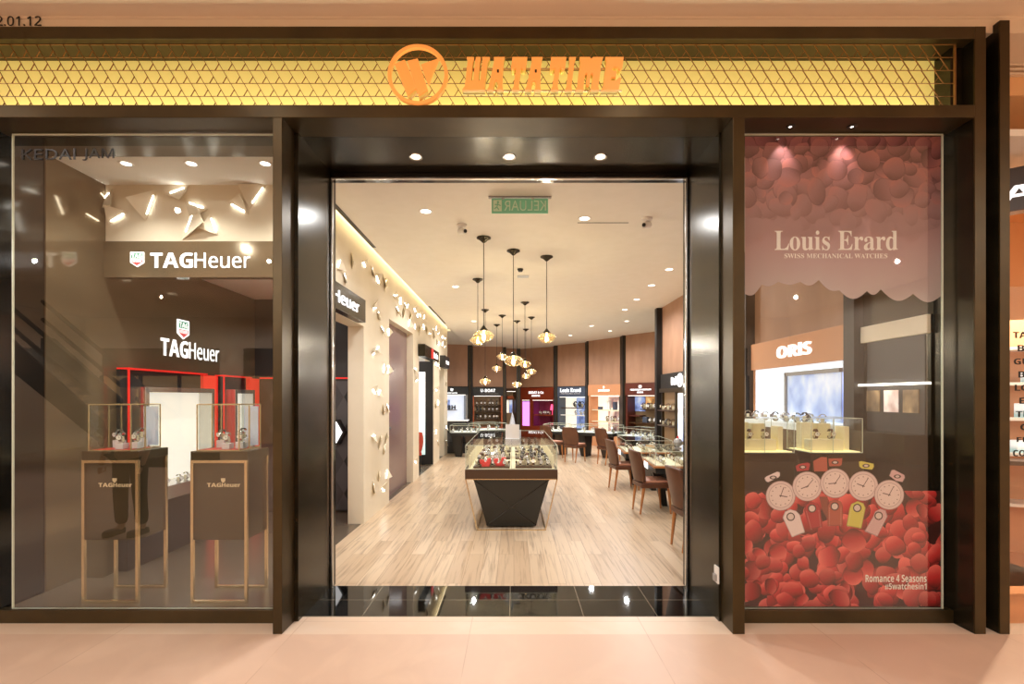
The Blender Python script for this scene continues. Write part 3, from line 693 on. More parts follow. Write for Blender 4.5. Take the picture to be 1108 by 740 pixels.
# folded lights scattered up the cream feature wall
random.seed(11)
spots_w = [(5.3, 3.05), (5.75, 3.2), (5.5, 2.95), (6.2, 3.28)]
for y in (6.62, 6.86, 7.1, 7.32):
    z = .25 + random.random() * .3
    while z < 3.35:
        spots_w.append((y + random.uniform(-.08, .08), z)); z += random.uniform(.46, .72)
for y in (7.7, 7.95, 8.25, 8.5, 8.8, 9.0, 9.3, 9.6, 9.95, 10.3, 10.7, 11.1, 11.5, 12.0, 12.4, 12.9, 13.5):
    for z in (2.98, 3.22):
        if random.random() < .8: spots_w.append((y + random.uniform(-.1, .1), z + random.uniform(-.05, .1)))
for y in (9.5, 11.85, 12.2, 13.7):
    for z in (.4, .9, 1.35, 1.9, 2.3):
        if random.random() < .75: spots_w.append((y + random.uniform(-.1, .1), z + random.uniform(-.15, .15)))
for y, z in spots_w:
    fold_thing('folded triangular light on the long cream feature wall', 'folded lights on the cream feature wall', (XW + .001, y, z), R(90), R(random.choice((10, 40, 80, 120, 170, 200, 250, 300)) + random.uniform(-15, 15)), random.uniform(.15, .25))

# ---------------------------------------------------------------- island cabinet
IX0, IX1, IY0, IY1 = -.585, .525, 5.86, 8.5
isl = thing('island_cabinet', 'long glass-topped island display cabinet on a tapered dark base with gold frame', 'display cabinet', ((IX0 + IX1) / 2, IY0, 0))
wI, dI = (IX1 - IX0) / 2, IY1 - IY0
MB().box(-wI, wI, 0, dI, .625, .735).build('deck', 'walnut', isl, .004)
MB().box(-wI + .03, wI - .03, .03, dI - .03, .735, .742).build('lining', 'linen', isl)
# tapered base, wide at the top
yb0, yb1 = .06, dI - .06
ba = [(-.30, yb0 + .10, .02), (.30, yb0 + .10, .02), (.30, yb1 - .1, .02), (-.30, yb1 - .1, .02)]
bt = [(-.46, yb0, .62), (.46, yb0, .62), (.46, yb1, .62), (-.46, yb1, .62)]
base = MB().frustum(ba, bt).build('base', 'base_dark', isl)
M_ = MB()
def lerp(a, b, t): return tuple(a[i] + (b[i] - a[i]) * t for i in range(3))
for a, b in ((lerp(ba[0], bt[0], .02), lerp(ba[1], bt[1], .98)), (lerp(ba[1], bt[1], .02), lerp(ba[0], bt[0], .98))):
    M_.bar((a[0], a[1] - .003, a[2]), (b[0], b[1] - .003, b[2]), .008, .006)
for y0, y1 in ((yb0, yb0 + 1.25), (yb0 + 1.25, yb1)):
    for sx_ in (-1, 1):
        M_.bar((sx_ * .303, y0 + .1, .03), (sx_ * .462, y1 - .05, .6), .008, .006).bar((sx_ * .303, y1 - .1, .03), (sx_ * .462, y0 + .05, .6), .008, .006)
M_.build('panel_joint', 'black_gloss', base)
for y in (.03, dI - .03):
    m = MB()
    m.bar((-wI + .005, y, .62), (-.41, y, .008), .014).bar((wI - .005, y, .62), (.41, y, .008), .014)
    m.box(-.415, .415, y - .007, y + .007, .001, .015).box(-wI, wI, y - .007, y + .007, .611, .625)
    m.build('gold_frame', 'brass', isl)
m = MB()
for sx_ in (-1, 1): m.box(sx_ * .41 - .007, sx_ * .41 + .007, .03, dI - .03, .001, .015).box(sx_ * (wI - .007) - .007, sx_ * (wI - .007) + .007, .03, dI - .03, .611, .625)
m.build('gold_rail', 'brass', isl)
case_box(isl, -wI + .008, wI - .008, .008, dI - .008, .742, 1.02, .006, 'glass_case', 'glass_edge', (.0,), .006)
cx0 = isl.location.x
for sx_ in (-1, 1):
    m = MB()
    for y in [.1 + i * .22 for i in range(12)]: m.box(sx_ * (wI - .05) - .012, sx_ * (wI - .05) + .012, y, y + .05, .742, .90)
    m.build('watch_rail', 'linen', isl)
M['base_dark'] if 'base_dark' in M else None
def tray(x, y, w, d, z, label, group=None, m='walnut'):
    o = MB().box(-w / 2, w / 2, -d / 2, d / 2, 0, .022).box(-w / 2, w / 2, d / 2 - .02, d / 2, .022, .05).build('watch_tray', m, None, .003)
    o.location = (x, y, z); return tag(o, label, 'tray', group)
def pile(kinds, x, y, w, d, z, n, label, group, sc=1.1):
    """rising rows of watches on a tray, on stepped risers"""
    rows = 3
    for r in range(rows):
        q = n // rows + (r < n % rows)
        for i in range(q):
            watch(random.choice(kinds), (x + (i - (q - 1) / 2) * w / max(q, 1) * (1 - .12 * r), y - d * .3 + r * d * .27, z + .022 + r * .045 + .001), R(random.uniform(-30, 30)), label, group, sc * random.uniform(.9, 1.15), R(random.uniform(-12, 5)))
        if r: 
            pass
def risers(x, y, w, d, z, label):
    o = MB().box(-w / 2, w / 2, -.02, .06, 0, .044).box(-w / 2 * .85, w / 2 * .85, .06, .16, 0, .089).build('watch_riser', 'linen')
    o.location = (x, y - d * .02, z + .022); return tag(o, label, 'riser')
random.seed(5)
for i, (tx, ty, nm) in enumerate(((-.27, 6.10, 'front tray beside the red gift boxes'), (.24, 6.10, 'front tray without gift boxes'), (-.27, 6.95, 'middle tray on the cream wall side'), (.24, 6.95, 'middle tray on the chair side'), (-.27, 7.8, 'far tray on the cream wall side'), (.24, 7.8, 'far tray on the chair side'))):
    tray(tx, ty, .44, .34, .742, 'dark wooden watch tray inside the island case, ' + nm)
    risers(tx, ty, .40, .34, .742, 'linen stepped riser inside the island case, on the ' + nm)
    pile(('steel', 'steel', 'dark', 'tan'), tx, ty, .40, .34, .742, 14 if i < 2 else 9, 'wristwatch inside the island case, on the ' + nm, 'watches on the ' + nm, 1.2)
M['gift_red'] = mat('gift_red', lin(222, 62, 62), .35)
for gx, gy, s, lb in ((-.345, 5.95, 1.0, 'red bow-shaped gift box lying low at the island front'), (-.17, 5.99, 1.1, 'red bow-shaped gift box standing upright at the island front')):
    g = thing('gift_box', lb, 'gift box', (gx, gy, .764), R(12), 'red gift boxes')
    MB().box(-.05 * s, .05 * s, -.03, .03, 0, .035 * s).build('box', 'gift_red', g, .006)
    m = MB().prism([(-.065 * s, .03), (-.075 * s, .085), (-.03, .085 * s), (-.006, .05), (.006, .05), (.03, .095 * s), (.07 * s, .1), (.06 * s, .03)], -.022, .022)
    m.build('bow', 'gift_red', g, .006)
# printed acrylic card and pale sail trophy on the island top
cd = thing('display_card', 'clear card stand with pale picture on the island glass top', 'card stand', (-.02, 6.75, 1.028))
MB().box(-.10, .10, -.03, .03, 0, .012).build('foot', 'acrylic', cd)
MB().box(-.095, .095, -.006, .006, .012, .20).build('card', 'card_print', cd)
M_sail = MB().lathe([(.045, .012), (.05, .06), (.038, .18), (.018, .30), (.004, .36)], (.03, .012, 0), 20)
sl = thing('sail_ornament', 'pale pointed sail-shaped ornament beside the clear card on the island', 'ornament', (-.02, 6.85, 1.028))
MB().lathe([(.06, .0), (.062, .012), (.05, .03), (.055, .10), (.044, .18), (.022, .29), (.004, .36)], (0, 0, 0), 24).build('sail', 'acrylic_dim', sl, 0, True)
MB().box(.03, .12, -.02, .02, 0, .12).build('block', 'acrylic_dim', sl, .004)
# ---------------------------------------------------------------- chairs
def make_chair():
    """faces +y, origin on the floor under the seat centre"""
    o = thing('dining_chair', '', 'chair')
    m = MB()
    # back: curved sheet, narrow at the top corners and at the seat, widest two thirds up
    rowsz = [(.44, .19, -.20), (.55, .215, -.215), (.66, .225, -.235), (.76, .215, -.26), (.86, .19, -.285)]
    nx = 8; vs = []
    for t in (0, 1):
        for z, hw, y in rowsz:
            for i in range(nx + 1):
                u = -1 + 2 * i / nx
                vs.append((u * hw, y + .035 * u * u - .035 + (.045 if t else 0), z + (.012 * (1 - u * u) if z > .8 else 0)))
    nr = len(rowsz); off = nr * (nx + 1); fs = []
    for r in range(nr - 1):
        for i in range(nx):
            a = r * (nx + 1) + i; fs.append((a, a + 1, a + nx + 2, a + nx + 1)); fs.append((a + off, a + off + nx + 1, a + off + nx + 2, a + off + 1))
        for i in (0, nx):
            a = r * (nx + 1) + i; fs.append((a, a + nx + 1, a + nx + 1 + off, a + off))
    for i in range(nx):
        fs.append((i, i + off, i + 1 + off, i + 1)); a = (nr - 1) * (nx + 1) + i; fs.append((a, a + 1, a + 1 + off, a + off))
    m.add(vs, fs).build('backrest', 'leather', o, .008, True)
    s = MB().prism([(-.19, -.22), (.19, -.22), (.225, .05), (.205, .22), (-.205, .22), (-.225, .05)], .36, .43, 'xy')
    s.build('seat', 'leather', o, .015)
    MB().prism([(-.175, -.19), (.175, -.19), (.205, .05), (.188, .20), (-.188, .20), (-.205, .05)], .43, .465, 'xy').build('seat_pad', 'leather_seat', o, .012)
    for x in (-1, 1):
        MB().cyl((x * .165, -.18, .36), (x * .15, -.225, 0), .022, .012, 10).build('leg', 'leg_wood', o, 0, True)
        MB().cyl((x * .17, .17, .36), (x * .175, .20, 0), .022, .012, 10).build('leg', 'leg_wood', o, 0, True)
    return o
ch, chu = make_chair(), []
for x, y, rz, lb in ((1.95, 5.20, -86, 'brown leather chair nearest the portal, partly hidden by the jamb'), (1.94, 6.88, -84, 'brown leather chair in front of the second black table leg'),
                     (1.93, 8.58, -82, 'brown leather chair beside the third table, overlapping the chair behind it'), (2.28, 11.75, -62, 'brown leather chair by the far table, its top behind a nearer chair'),
                     (1.52, 12.2, -38, 'brown leather chair alone in the middle of the far glass counter'), (1.02, 12.9, -55, 'brown leather chair half hidden behind the island case')):
    put(ch, chu, (x, y, 0), (0, 0, R(rz)), lb, 'brown leather chairs')
M['leather_red'] = mat('leather_red', lin(176, 62, 48), .4)
rc = copy_tree(ch); rc.location = (-2.22, 10.6, 0); rc.rotation_euler = (0, 0, R(20)); rc['label'] = 'red chair standing in the opening beyond the violet door'; del rc['group']
for c in rc.children:
    if c.name.split('.')[0] in ('backrest', 'seat', 'seat_pad', 'leg'):
        c.data = c.data.copy(); c.data.materials[0] = M['black'] if c.name.startswith('leg') else M['leather_red']

# ---------------------------------------------------------------- showcase tables and far counters
def make_table(w=.78, d=1.0):
    """w along x (away from the aisle), d along y; glass case over a dark apron, pedestal legs"""
    o = thing('showcase_table', '', 'table')
    MB().box(0, w, -d / 2, d / 2, .56, .64).build('apron', 'black', o, .004)
    MB().box(-.03, w, -d / 2 - .02, d / 2 + .02, .64, .665).build('tabletop', 'leg_wood', o, .003)
    MB().box(.02, w - .02, -d / 2 + .02, d / 2 - .02, .665, .672).build('lining', 'linen', o)
    MB().box(-.034, -.03, -.13, .13, .575, .66).build('light_plate', 'lit_white', o)
    for y in (.12,):
        MB().frustum([(.22, y - .05, 0), (.30, y - .05, 0), (.30, y + .05, 0), (.22, y + .05, 0)], [(.06, y - .08, .56), (.22, y - .08, .56), (.22, y + .08, .56), (.06, y + .08, .56)]).build('leg', 'black', o, .004)
    MB().box(.45, .75, -d / 2 + .1, d / 2 - .1, 0, .56).build('pedestal', 'black', o, .004)
    case_box(o, 0, w, -d / 2, d / 2, .672, .86, .006, 'glass_case', 'glass_edge', (), .006)
    return o
tb, tbu = make_table(), []
TABLES = ((1.96, 5.55, -4, 'nearest the portal, mostly behind the jamb'), (1.96, 7.15, -4, 'second from the portal'), (1.94, 8.85, -4, 'third from the portal'))
for x, y, rz, nm in TABLES:
    put(tb, tbu, (x, y, 0), (0, 0, R(rz)), 'glass showcase table with black tapered legs, ' + nm, 'glass showcase tables along the chairs')
    for i in range(15):
        a = Matrix.Rotation(R(rz), 3, 'Z') @ Vector((.14 + .24 * (i % 3), -.36 + .18 * (i // 3), 0))
        watch(random.choice(('steel', 'dark', 'tan')), (x + a.x, y + a.y, .672), R(random.uniform(-120, -30)), 'wristwatch inside the glass table ' + nm, 'watches in the table ' + nm, 1.25)
# grey ball-shaped stand and dark wedge on the second table
b = thing('watch_globe', 'grey ball-shaped watch holder with red tip on the glass table', 'watch holder', (2.36, 7.05, .866))
MB().lathe([(.05, 0), (.05, .012), (.02, .02), (.05, .05), (.066, .09), (.05, .13), (.012, .15)], (0, 0, 0), 20).build('globe', 'grey', b, 0, True)
MB().cyl((0, 0, .149), (0, 0, .18), .018, .010, 12).build('tip', 'red', b)
wd = MB().prism([(-.02, 0), (.03, 0), (.10, .17), (.07, .18)], -.08, .08).build('dark_stand', 'black', None, .004); wd.location = (2.50, 7.05, .866)
tag(wd, 'black tilted card stand beside the grey ball holder on the glass table', 'stand')
def make_counter(w, parts=True, d=.75):
    o = thing('glass_counter', '', 'counter')
    MB().box(0, w, 0, d, .58, .66).build('apron', 'black', o, .004)
    MB().box(.02, w - .02, .02, d - .02, .66, .668).build('lining', 'lit_lining', o)
    n = max(2, round(w / .9))
    for i in range(n):
        x = w * (i + .5) / n
        MB().frustum([(x - .06, .2, 0), (x + .1, .2, 0), (x + .1, .5, 0), (x - .06, .5, 0)], [(x - .16, .08, .58), (x + .1, .08, .58), (x + .1, .6, .58), (x - .16, .6, .58)]).build('leg', 'brown_dark' if i % 2 else 'black', o, .004)
    case_box(o, 0, w, 0, d, .668, .85, .006, 'glass_case', 'glass_edge', (), .01)
    return o
M['lit_lining'] = mat('lit_lining', lin(236, 238, 236), .5, emit=.25, ecol=lin(226, 236, 250))
def counter(px0, y0, px1, y1, label, n, wl_):
    a, b = Vector((X(px0, y0), y0)), Vector((X(px1, y1), y1)); v = b - a
    o = make_counter(v.length); rz = math.atan2(v.y, v.x)
    o.location = (a.x, a.y, 0); o.rotation_euler = (0, 0, rz); o['label'] = label
    for i in range(n):
        p = Matrix.Rotation(rz, 3, 'Z') @ Vector((v.length * (i + .5) / n, .22 + .25 * (i % 2), 0))
        watch(random.choice(('steel', 'steel', 'dark')), (a.x + p.x, a.y + p.y, .668), rz + R(random.uniform(-25, 25)), wl_, wl_.replace('wristwatch', 'watches'), 1.5)
    return o
counter(487, 13.0, 516, 13.0, 'short far glass counter on the cream wall side with splayed dark leg', 6, 'wristwatch in the short far counter by the cream wall')
counter(519, 13.9, 548, 14.3, 'far glass counter seen behind the left half of the island', 6, 'wristwatch in the far counter behind the island')
counter(588, 13.6, 612, 13.4, 'far glass counter behind the half-hidden chair', 7, 'wristwatch in the far counter behind the half-hidden chair')
counter(616, 13.3, 663, 12.6, 'far glass counter behind the lone middle chair', 9, 'wristwatch in the far counter behind the lone chair')
counter(668, 12.2, 704, 11.1, 'angled glass counter between the chairs and the black corner column', 9, 'wristwatch in the angled counter by the corner column')
db = thing('drawer_cabinet', 'black drawer cabinet with pale edges under the far white bay', 'cabinet', (X(478, 13.9), 14.02, 0))
MB().box(0, .70, 0, .5, 0, .92).build('body', 'black', db, .004)
m = MB()
for z in (.3, .6, .9): m.box(.02, .68, -.012, 0, z - .28, z - .01)
for z in (.3, .6, .9): MB().box(.02, .68, -.014, 0, z - .275, z - .015).build('drawer', 'charcoal', db)
MB().box(-.01, .72, -.02, .5, .92, .95).build('worktop', 'lit_lining', db)

# ---------------------------------------------------------------- pendants
def make_pendant(drop):
    o = thing('pendant_lamp', '', 'pendant lamp')
    MB().lathe([(.085, 0), (.085, -.012), (.05, -.03), (.018, -.06), (.005, -.065)], (0, 0, 0), 24).build('canopy', 'bronze_dark', o, 0, True)
    MB().cyl((0, 0, -.06), (0, 0, -drop + .085), .0045, .0045, 8).build('cord', 'black', o)
    MB().lathe([(.004, .12), (.012, .115), (.03, .09), (.055, .062), (.058, .058), (.0, .058)], (0, 0, -drop), 20).build('cap', 'bronze_dark', o, 0, True)
    MB().lathe([(.055, .060), (.09, .048), (.118, .022), (.126, -.002), (.112, -.03), (.072, -.062), (.045, -.075), (.0455, -.073), (.072, -.059), (.109, -.029), (.122, -.002), (.114, .02), (.088, .045), (.055, .056)], (0, 0, -drop), 32).build('glass_shade', 'amber_glass', o, 0, True)
    MB().lathe([(.0, -.052), (.018, -.046), (.026, -.028), (.022, -.006), (.013, .02), (.013, .058)], (0, 0, -drop), 16).build('bulb', 'bulb', o, 0, True)
    d = bpy.data.lights.new('bulb_light', 'POINT'); d.energy = 13; d.color = (1, .94, .82); d.shadow_soft_size = .03
    l = bpy.data.objects.new('bulb_light', d); C.objects.link(l); l.parent = o; l.location = (0, 0, -drop - .10)
    return o
PEND = [(523.4, 257, 523, 363, 'largest pair high over the island, left of the two with a twin behind'), (591.5, 277.5, 591, 365, ''), (555.5, 271, 556, 390, ''), (517, 302, 516, 368, ''), (568, 327, 568, 394, ''),
        (525, 335, 525.4, 412.6, ''), (543.4, 341, 543, 386, ''), (575, 343, 575, 402, ''), (559.4, 347, 559, 416, ''), (537.5, 351, 537.5, 398.5, ''), (569, 356, 569.5, 407, '')]
PL = ['amber glass pendant hanging high and large, nearest the cream wall', 'amber glass pendant hanging high and alone on the chair side', 'largest amber glass pendant, low in the centre of the cluster',
      'amber glass pendant peeping out behind the large high one on the cream wall side', 'small amber pendant overlapping the right edge of the largest central one', 'small amber pendant hanging low and alone over the black-headed bay',
      'small amber pendant touching the left edge of the largest central one', 'small amber pendant at the outer right of the central cluster', 'lowest small amber pendant, straight under the central cluster',
      'small amber pendant just below and left of the central cluster', 'small amber pendant tucked below the right of the cluster']
for (cx_, cy_, lx, ly, _), lb in zip(PEND, PL):
    y = (SH - EYE) * F / (CY - cy_); o = make_pendant(SH - Z(ly, y)); o.location = (X(cx_, y), y, SH); o['label'] = lb; o['group'] = 'amber pendant lamps'

# ceiling fittings
def ceil_at(px, py): 
    y = (SH - EYE) * F / (CY - py); return (X(px, y), y, SH)
for i, (x, y) in enumerate(SHOP_LAMPS):
    d = thing('recessed_downlight', 'round recessed downlight in the cream shop ceiling', 'downlight', (x, y, SH), 0, 'shop ceiling downlights')
    MB().lathe([(.05, -.001), (.066, -.006), (.072, -.001), (.072, .001)], (0, 0, 0), 24).build('trim_ring', 'white', d, 0, True)
    MB().cyl((0, 0, -.003), (0, 0, 0), .05, .05, 20).build('lens', 'lamp', d)
ex = thing('exit_sign', 'green hanging exit sign seen from behind with mirrored letters', 'exit sign', (X(562.5, 4.64), 4.64, SH))
w = 30.5 * 4.64 / F; zt, zb = Z(215, 4.64) - SH, Z(231, 4.64) - SH
MB().box(-w - .03, w + .03, -.02, .02, -.012, 0).build('mounting_bar', 'grey', ex)
for x in (-.16, .12): MB().cyl((x, 0, -.03), (x, 0, -.01), .012, .012, 12).build('clip', 'steel', ex)
MB().box(-w, w, -.004, .004, zb, zt).build('panel', 'green_sign', ex)
text('letters', 'KELUAR', 'mint', ex, -w + .12, w - .02, zb + .025, zt - .02, -.004, .002, .004, mirror=True)
m = MB().box(-w + .015, -w + .095, -.006, -.004, zb + .02, zt - .015); m.build('pictogram_plate', 'mint', ex)
m = MB().cyl((-w + .06, -.006, zt - .035), (-w + .06, -.008, zt - .035), .011, .011, 12)
for a, b in (((-w + .06, zt - .045), (-w + .05, zb + .06)), ((-w + .05, zb + .06), (-w + .07, zb + .03)), ((-w + .05, zb + .06), (-w + .025, zb + .04)), ((-w + .058, zt - .055), (-w + .085, zt - .07)), ((-w + .058, zt - .055), (-w + .03, zt - .06))):
    m.bar((a[0], -.0075, a[1]), (b[0], -.0075, b[1]), .009, .002)
m.build('running_figure', 'green_sign', ex)
def cctv(px, py, label, rz):
    o = thing('security_camera', label, 'camera', ceil_at(px, py), R(rz))
    MB().lathe([(.055, 0), (.055, -.02), (.04, -.035), (.0, -.035)], (0, 0, 0), 20).build('mount', 'white', o, 0, True)
    MB().cyl((0, 0, -.035), (0, -.01, -.06), .014, .014, 10).build('neck', 'white', o)
    b = MB().cyl((0, .05, -.062), (0, -.07, -.09), .032, .030, 16).build('housing', 'white', o, 0, True)
    MB().cyl((0, -.07, -.09), (0, -.074, -.091), .02, .02, 14).build('lens', 'black', b)
cctv(500, 243, 'white security camera on the ceiling nearest the cream wall', 35)
cctv(700, 236, 'white security camera on the ceiling on the chair side', -40)
sp = MB().lathe([(.045, 0), (.045, -.01), (.03, -.04), (.0, -.045)], (0, 0, 0), 16).build('smoke_detector', 'black', None, 0, True); sp.location = ceil_at(563, 291); tag(sp, 'small black ceiling detector behind the large central pendant cord', 'detector')
sv = MB().box(-.09, .09, -.07, .07, -.008, 0).build('air_vent', 'grey', None, .002); sv.location = ceil_at(566, 299); tag(sv, 'small grey ceiling plate beside the black detector', 'vent')

# ---------------------------------------------------------------- brand bays round the back wall
def emi(name, c, s): 
    M[name] = mat(name, lin(*c), .4, emit=s, ecol=lin(*c)); return name
emi('bay_white_glow', (232, 240, 255), .72); emi('bay_cream_glow', (255, 246, 226), .85); emi('bay_magenta', (226, 150, 250), 1.1)  # white and cream back panels given a glow to brighten the bays
M['wine'] = mat('wine', lin(122, 24, 62), .5); M['rust'] = mat('rust', lin(132, 52, 26), .4); M['slate'] = mat('slate', lin(74, 82, 98), .4)
M['tan_header'] = mat('tan_header', lin(206, 146, 104), .45); M['maroon'] = mat('maroon', lin(92, 42, 30), .4); M['olive'] = mat('olive', lin(96, 88, 56), .4)
M['bay_brown'] = mat('bay_brown', lin(150, 124, 92), .5); M['copper'] = mat('copper', lin(176, 92, 54), .35, .3)
def picture_mat(name, cols, s=.7, sc=3.0):
    m = mat(name, (1, 1, 1, 1), .4, emit=s); t, b = nt(m); n = t.nodes
    tc = n.new('ShaderNodeTexCoord'); mp = n.new('ShaderNodeMapping'); mp.inputs['Scale'].default_value = (sc, sc, sc * .7)
    nz = n.new('ShaderNodeTexNoise'); nz.inputs['Scale'].default_value = 1.0; nz.inputs['Detail'].default_value = 3
    cr = n.new('ShaderNodeValToRGB'); e = cr.color_ramp.elements
    while len(e) < len(cols): e.new(.5)
    for i, c in enumerate(cols): e[i].position = .3 + .4 * i / (len(cols) - 1); e[i].color = lin(*c)
    t.links.new(tc.outputs['Object'], mp.inputs[0]); t.links.new(mp.outputs[0], nz.inputs['Vector']); t.links.new(nz.outputs['Fac'], cr.inputs[0])
    t.links.new(cr.outputs[0], b.inputs['Base Color']); t.links.new(cr.outputs[0], b.inputs['Emission Color']); M[name] = m; return name
picture_mat('pic_blue', [(60, 76, 130), (150, 170, 220), (226, 232, 246)]); picture_mat('pic_sea', [(90, 124, 190), (170, 190, 228), (226, 232, 246)], .55)
picture_mat('pic_dark', [(30, 26, 24), (110, 90, 66), (180, 150, 110)], .5, 5); picture_mat('pic_mauve', [(110, 76, 84), (190, 160, 150), (240, 232, 224)], .7, 5)
picture_mat('pic_portrait', [(60, 30, 20), (206, 150, 90), (250, 220, 160)], .7, 5); picture_mat('pic_show', [(60, 70, 200), (210, 226, 255), (250, 250, 255), (70, 20, 50)], .9, 4)

def wall_panel(px0, y0, px1, y1, zb):
    """veneered panel above a bay, and the frame the bay hangs in; returns origin, angle, width"""
    a, b = Vector((X(px0, y0), y0)), Vector((X(px1, y1), y1)); v = b - a
    return a, math.atan2(v.y, v.x), v.length
def panel_above(nm, a, rz, w, zb):
    o = struct(nm, MB().box(0, w, 0, .08, zb, SH), 'veneer'); o.location = (a.x, a.y, 0); o.rotation_euler = (0, 0, rz); return o
def fin(px, y, wpx, nm='wall_fin'):
    o = struct(nm, MB().box(-wpx / F * y / 2, wpx / F * y / 2, -.10, .4, 0, SH), 'black'); o.location = (X(px, y), y, 0); return o
M['bay_lamp'] = mat('bay_lamp', (1, 1, 1, 1), .4, emit=2.2, ecol=(1, .93, .82, 1))
def bay(label, a, rz, w, zt, zh, zb, body, header, back, depth=.42):
    """cabinet: side cheeks, header board, back, plinth, two glass shelves and a light strip; front at y = 0"""
    o = thing('display_bay', label, 'display bay', (a.x, a.y, 0), rz)
    t = min(.07, w * .07)
    MB().box(0, t, 0, depth, zb, zt).box(w - t, w, 0, depth, zb, zt).box(0, w, 0, depth, 0, zb).box(t, w - t, depth - .02, depth, zb, zt).box(t, w - t, 0, depth, zh, zh + .03).build('carcass', body, o)
    MB().box(0, w, -.03, 0, zh, zt).build('header', header, o, .003)
    if back: MB().box(t, w - t, depth - .04, depth - .02, zb, zh).build('back_panel', back, o)
    MB().box(t, w - t, .03, .06, zh - .015, zh).build('light_strip', 'bay_lamp', o)
    return o, t
def shelf(o, x0, x1, z, d0=.08, d1=.38, m='walnut'): MB().box(x0, x1, d0, d1, z - .03, z).build('shelf', m, o)
def world(a, rz, x, y): p = Matrix.Rotation(rz, 3, 'Z') @ Vector((x, y, 0)); return a.x + p.x, a.y + p.y
def bay_watches(a, rz, x0, x1, z, n, nm, kinds=('steel', 'dark', 'tan'), sc=2.0, y=.2):
    for i in range(n):
        px, py = world(a, rz, x0 + (x1 - x0) * (i + .5) / n, y + .05 * (i % 2))
        watch(random.choice(kinds), (px, py, z), rz + R(random.uniform(-20, 20)), 'wristwatch on a shelf of the ' + nm, 'watches in the ' + nm, sc)
def box_item(a, rz, x, z, sx, sy, sz, m, label, group=None, y=.2, nm='display_block'):
    o = MB().box(-sx / 2, sx / 2, -sy / 2, sy / 2, 0, sz).build(nm, m, None, min(sx, sz) * .06)
    px, py = world(a, rz, x, y); o.location = (px, py, z); o.rotation_euler = (0, 0, rz); return tag(o, label, 'display block', group)
def picture(o, x0, x1, z0, z1, m, y=.37, nm='lit_picture'): MB().box(x0, x1, y - .02, y, z0, z1).build(nm, m, o)
random.seed(9)
ZB = .5
# A: black header, white niche, by the end of the cream wall
a, rz, w = wall_panel(474, 17.4, 506, 17.7, 2); panel_above('wall_panel_1', a, rz, w, 2.0)
o, t = bay('white lit bay under a black header at the end of the cream wall', a, rz, w, 1.98, 1.70, ZB, 'grey', 'black', 'bay_white_glow')
text('letters', 'Maurice Lacroix', 'lit_text', o, .23 * w, .64 * w, 1.735, 1.80, -.03, .01, .02)
MB().prism([(.42 * w, 1.83), (.40 * w, 1.93), (.44 * w, 1.90), (.45 * w, 1.94), (.47 * w, 1.90), (.51 * w, 1.93), (.49 * w, 1.83)], -.04, -.03).build('crest', 'lit_text', o)
shelf(o, .3 * w, .66 * w, 1.16, m='grey'); picture(o, t, .45 * w, 1.2, 1.52, 'pic_blue')
box_item(a, rz, .40 * w, 1.16, .10, .08, .16, 'slate', 'blue block on the shelf of the white bay', None)
bay_watches(a, rz, .44 * w, .66 * w, 1.16, 2, 'white bay beside the cream wall')
# B: U-BOAT
a, rz, w = wall_panel(511, 18.2, 544, 18.4, 2); panel_above('wall_panel_2', a, rz, w, 2.0)
o, t = bay('dim brown bay with copper edges under a black header', a, rz, w, 1.98, 1.66, ZB, 'copper', 'black', 'bay_brown')
text('letters', 'U-BOAT', 'lit_text', o, .27 * w, .75 * w, 1.80, 1.92, -.03, .01, .05)
text('tagline', 'ITALO FONTANA', 'grey', o, .27 * w, .86 * w, 1.72, 1.765, -.03, .004)
for z in (1.31, 1.08, .8): shelf(o, t, w - t, z, m='walnut')
picture(o, .55 * w, .92 * w, 1.34, 1.6, 'pic_dark'); picture(o, .1 * w, .5 * w, 1.1, 1.24, 'pic_dark')
bay_watches(a, rz, .12 * w, .9 * w, 1.31, 6, 'dim brown bay', ('steel', 'dark', 'tan'), 2.1); bay_watches(a, rz, .1 * w, .9 * w, 1.08, 6, 'dim brown bay', ('tan', 'dark', 'steel'), 2.0); bay_watches(a, rz, .1 * w, .9 * w, .8, 6, 'dim brown bay', ('steel', 'tan', 'dark'), 2.2)
# C: narrow bay
a, rz, w = wall_panel(547.5, 18.9, 559, 19.1, 2); panel_above('wall_panel_3', a, rz, w, 1.95)
o, t = bay('narrow bay with a small copper hood between two fins', a, rz, w, 1.95, 1.84, ZB, 'walnut', 'walnut', 'bay_brown', .3)
MB().prism([(.08, 1.55), (w - .08, 1.55), (w - .12, 1.66), (.12, 1.66)], .06, .2).build('hood', 'copper', o); picture(o, .06, .24, 1.0, 1.5, 'bay_cream_glow', .27); picture(o, .27, .39, 1.0, 1.5, 'pic_blue', .27)
# D: rust header, magenta
a, rz, w = wall_panel(563, 19.2, 600, 18.3, 2); panel_above('wall_panel_4', a, rz, w, 2.0)
o, t = bay('rust brown bay with magenta lit panel and purple drapes', a, rz, w, 1.98, 1.50, ZB, 'rust', 'rust', 'wine')
text('letters', 'BEDAT & Co', 'lit_text', o, .27 * w, .70 * w, 1.74, 1.84, -.03, .01, .03); text('letters', 'GENEVE', 'lit_text', o, .36 * w, .60 * w, 1.63, 1.70, -.03, .01, .03)
MB().box(.06 * w, .28 * w, .02, .06, ZB, 1.44).build('lit_panel', 'bay_magenta', o); MB().box(.28 * w, .36 * w, 0, .1, ZB, 1.5).build('post', 'rust', o)
m = MB()
for i in range(9): m.cyl((.46 * w + i * .055, .33, ZB), (.46 * w + i * .055, .33, 1.5), .04, .04, 10)
m.build('drape', 'wine', o); MB().cyl((.86 * w, .2, .95), (.86 * w, .2, 1.12), .012, .012, 8).cyl((.86 * w, .2, 1.12), (.86 * w, .2, 1.34), .09, .05, 14).build('lamp', emi('pink_lamp', (255, 90, 140), 1.2), o)
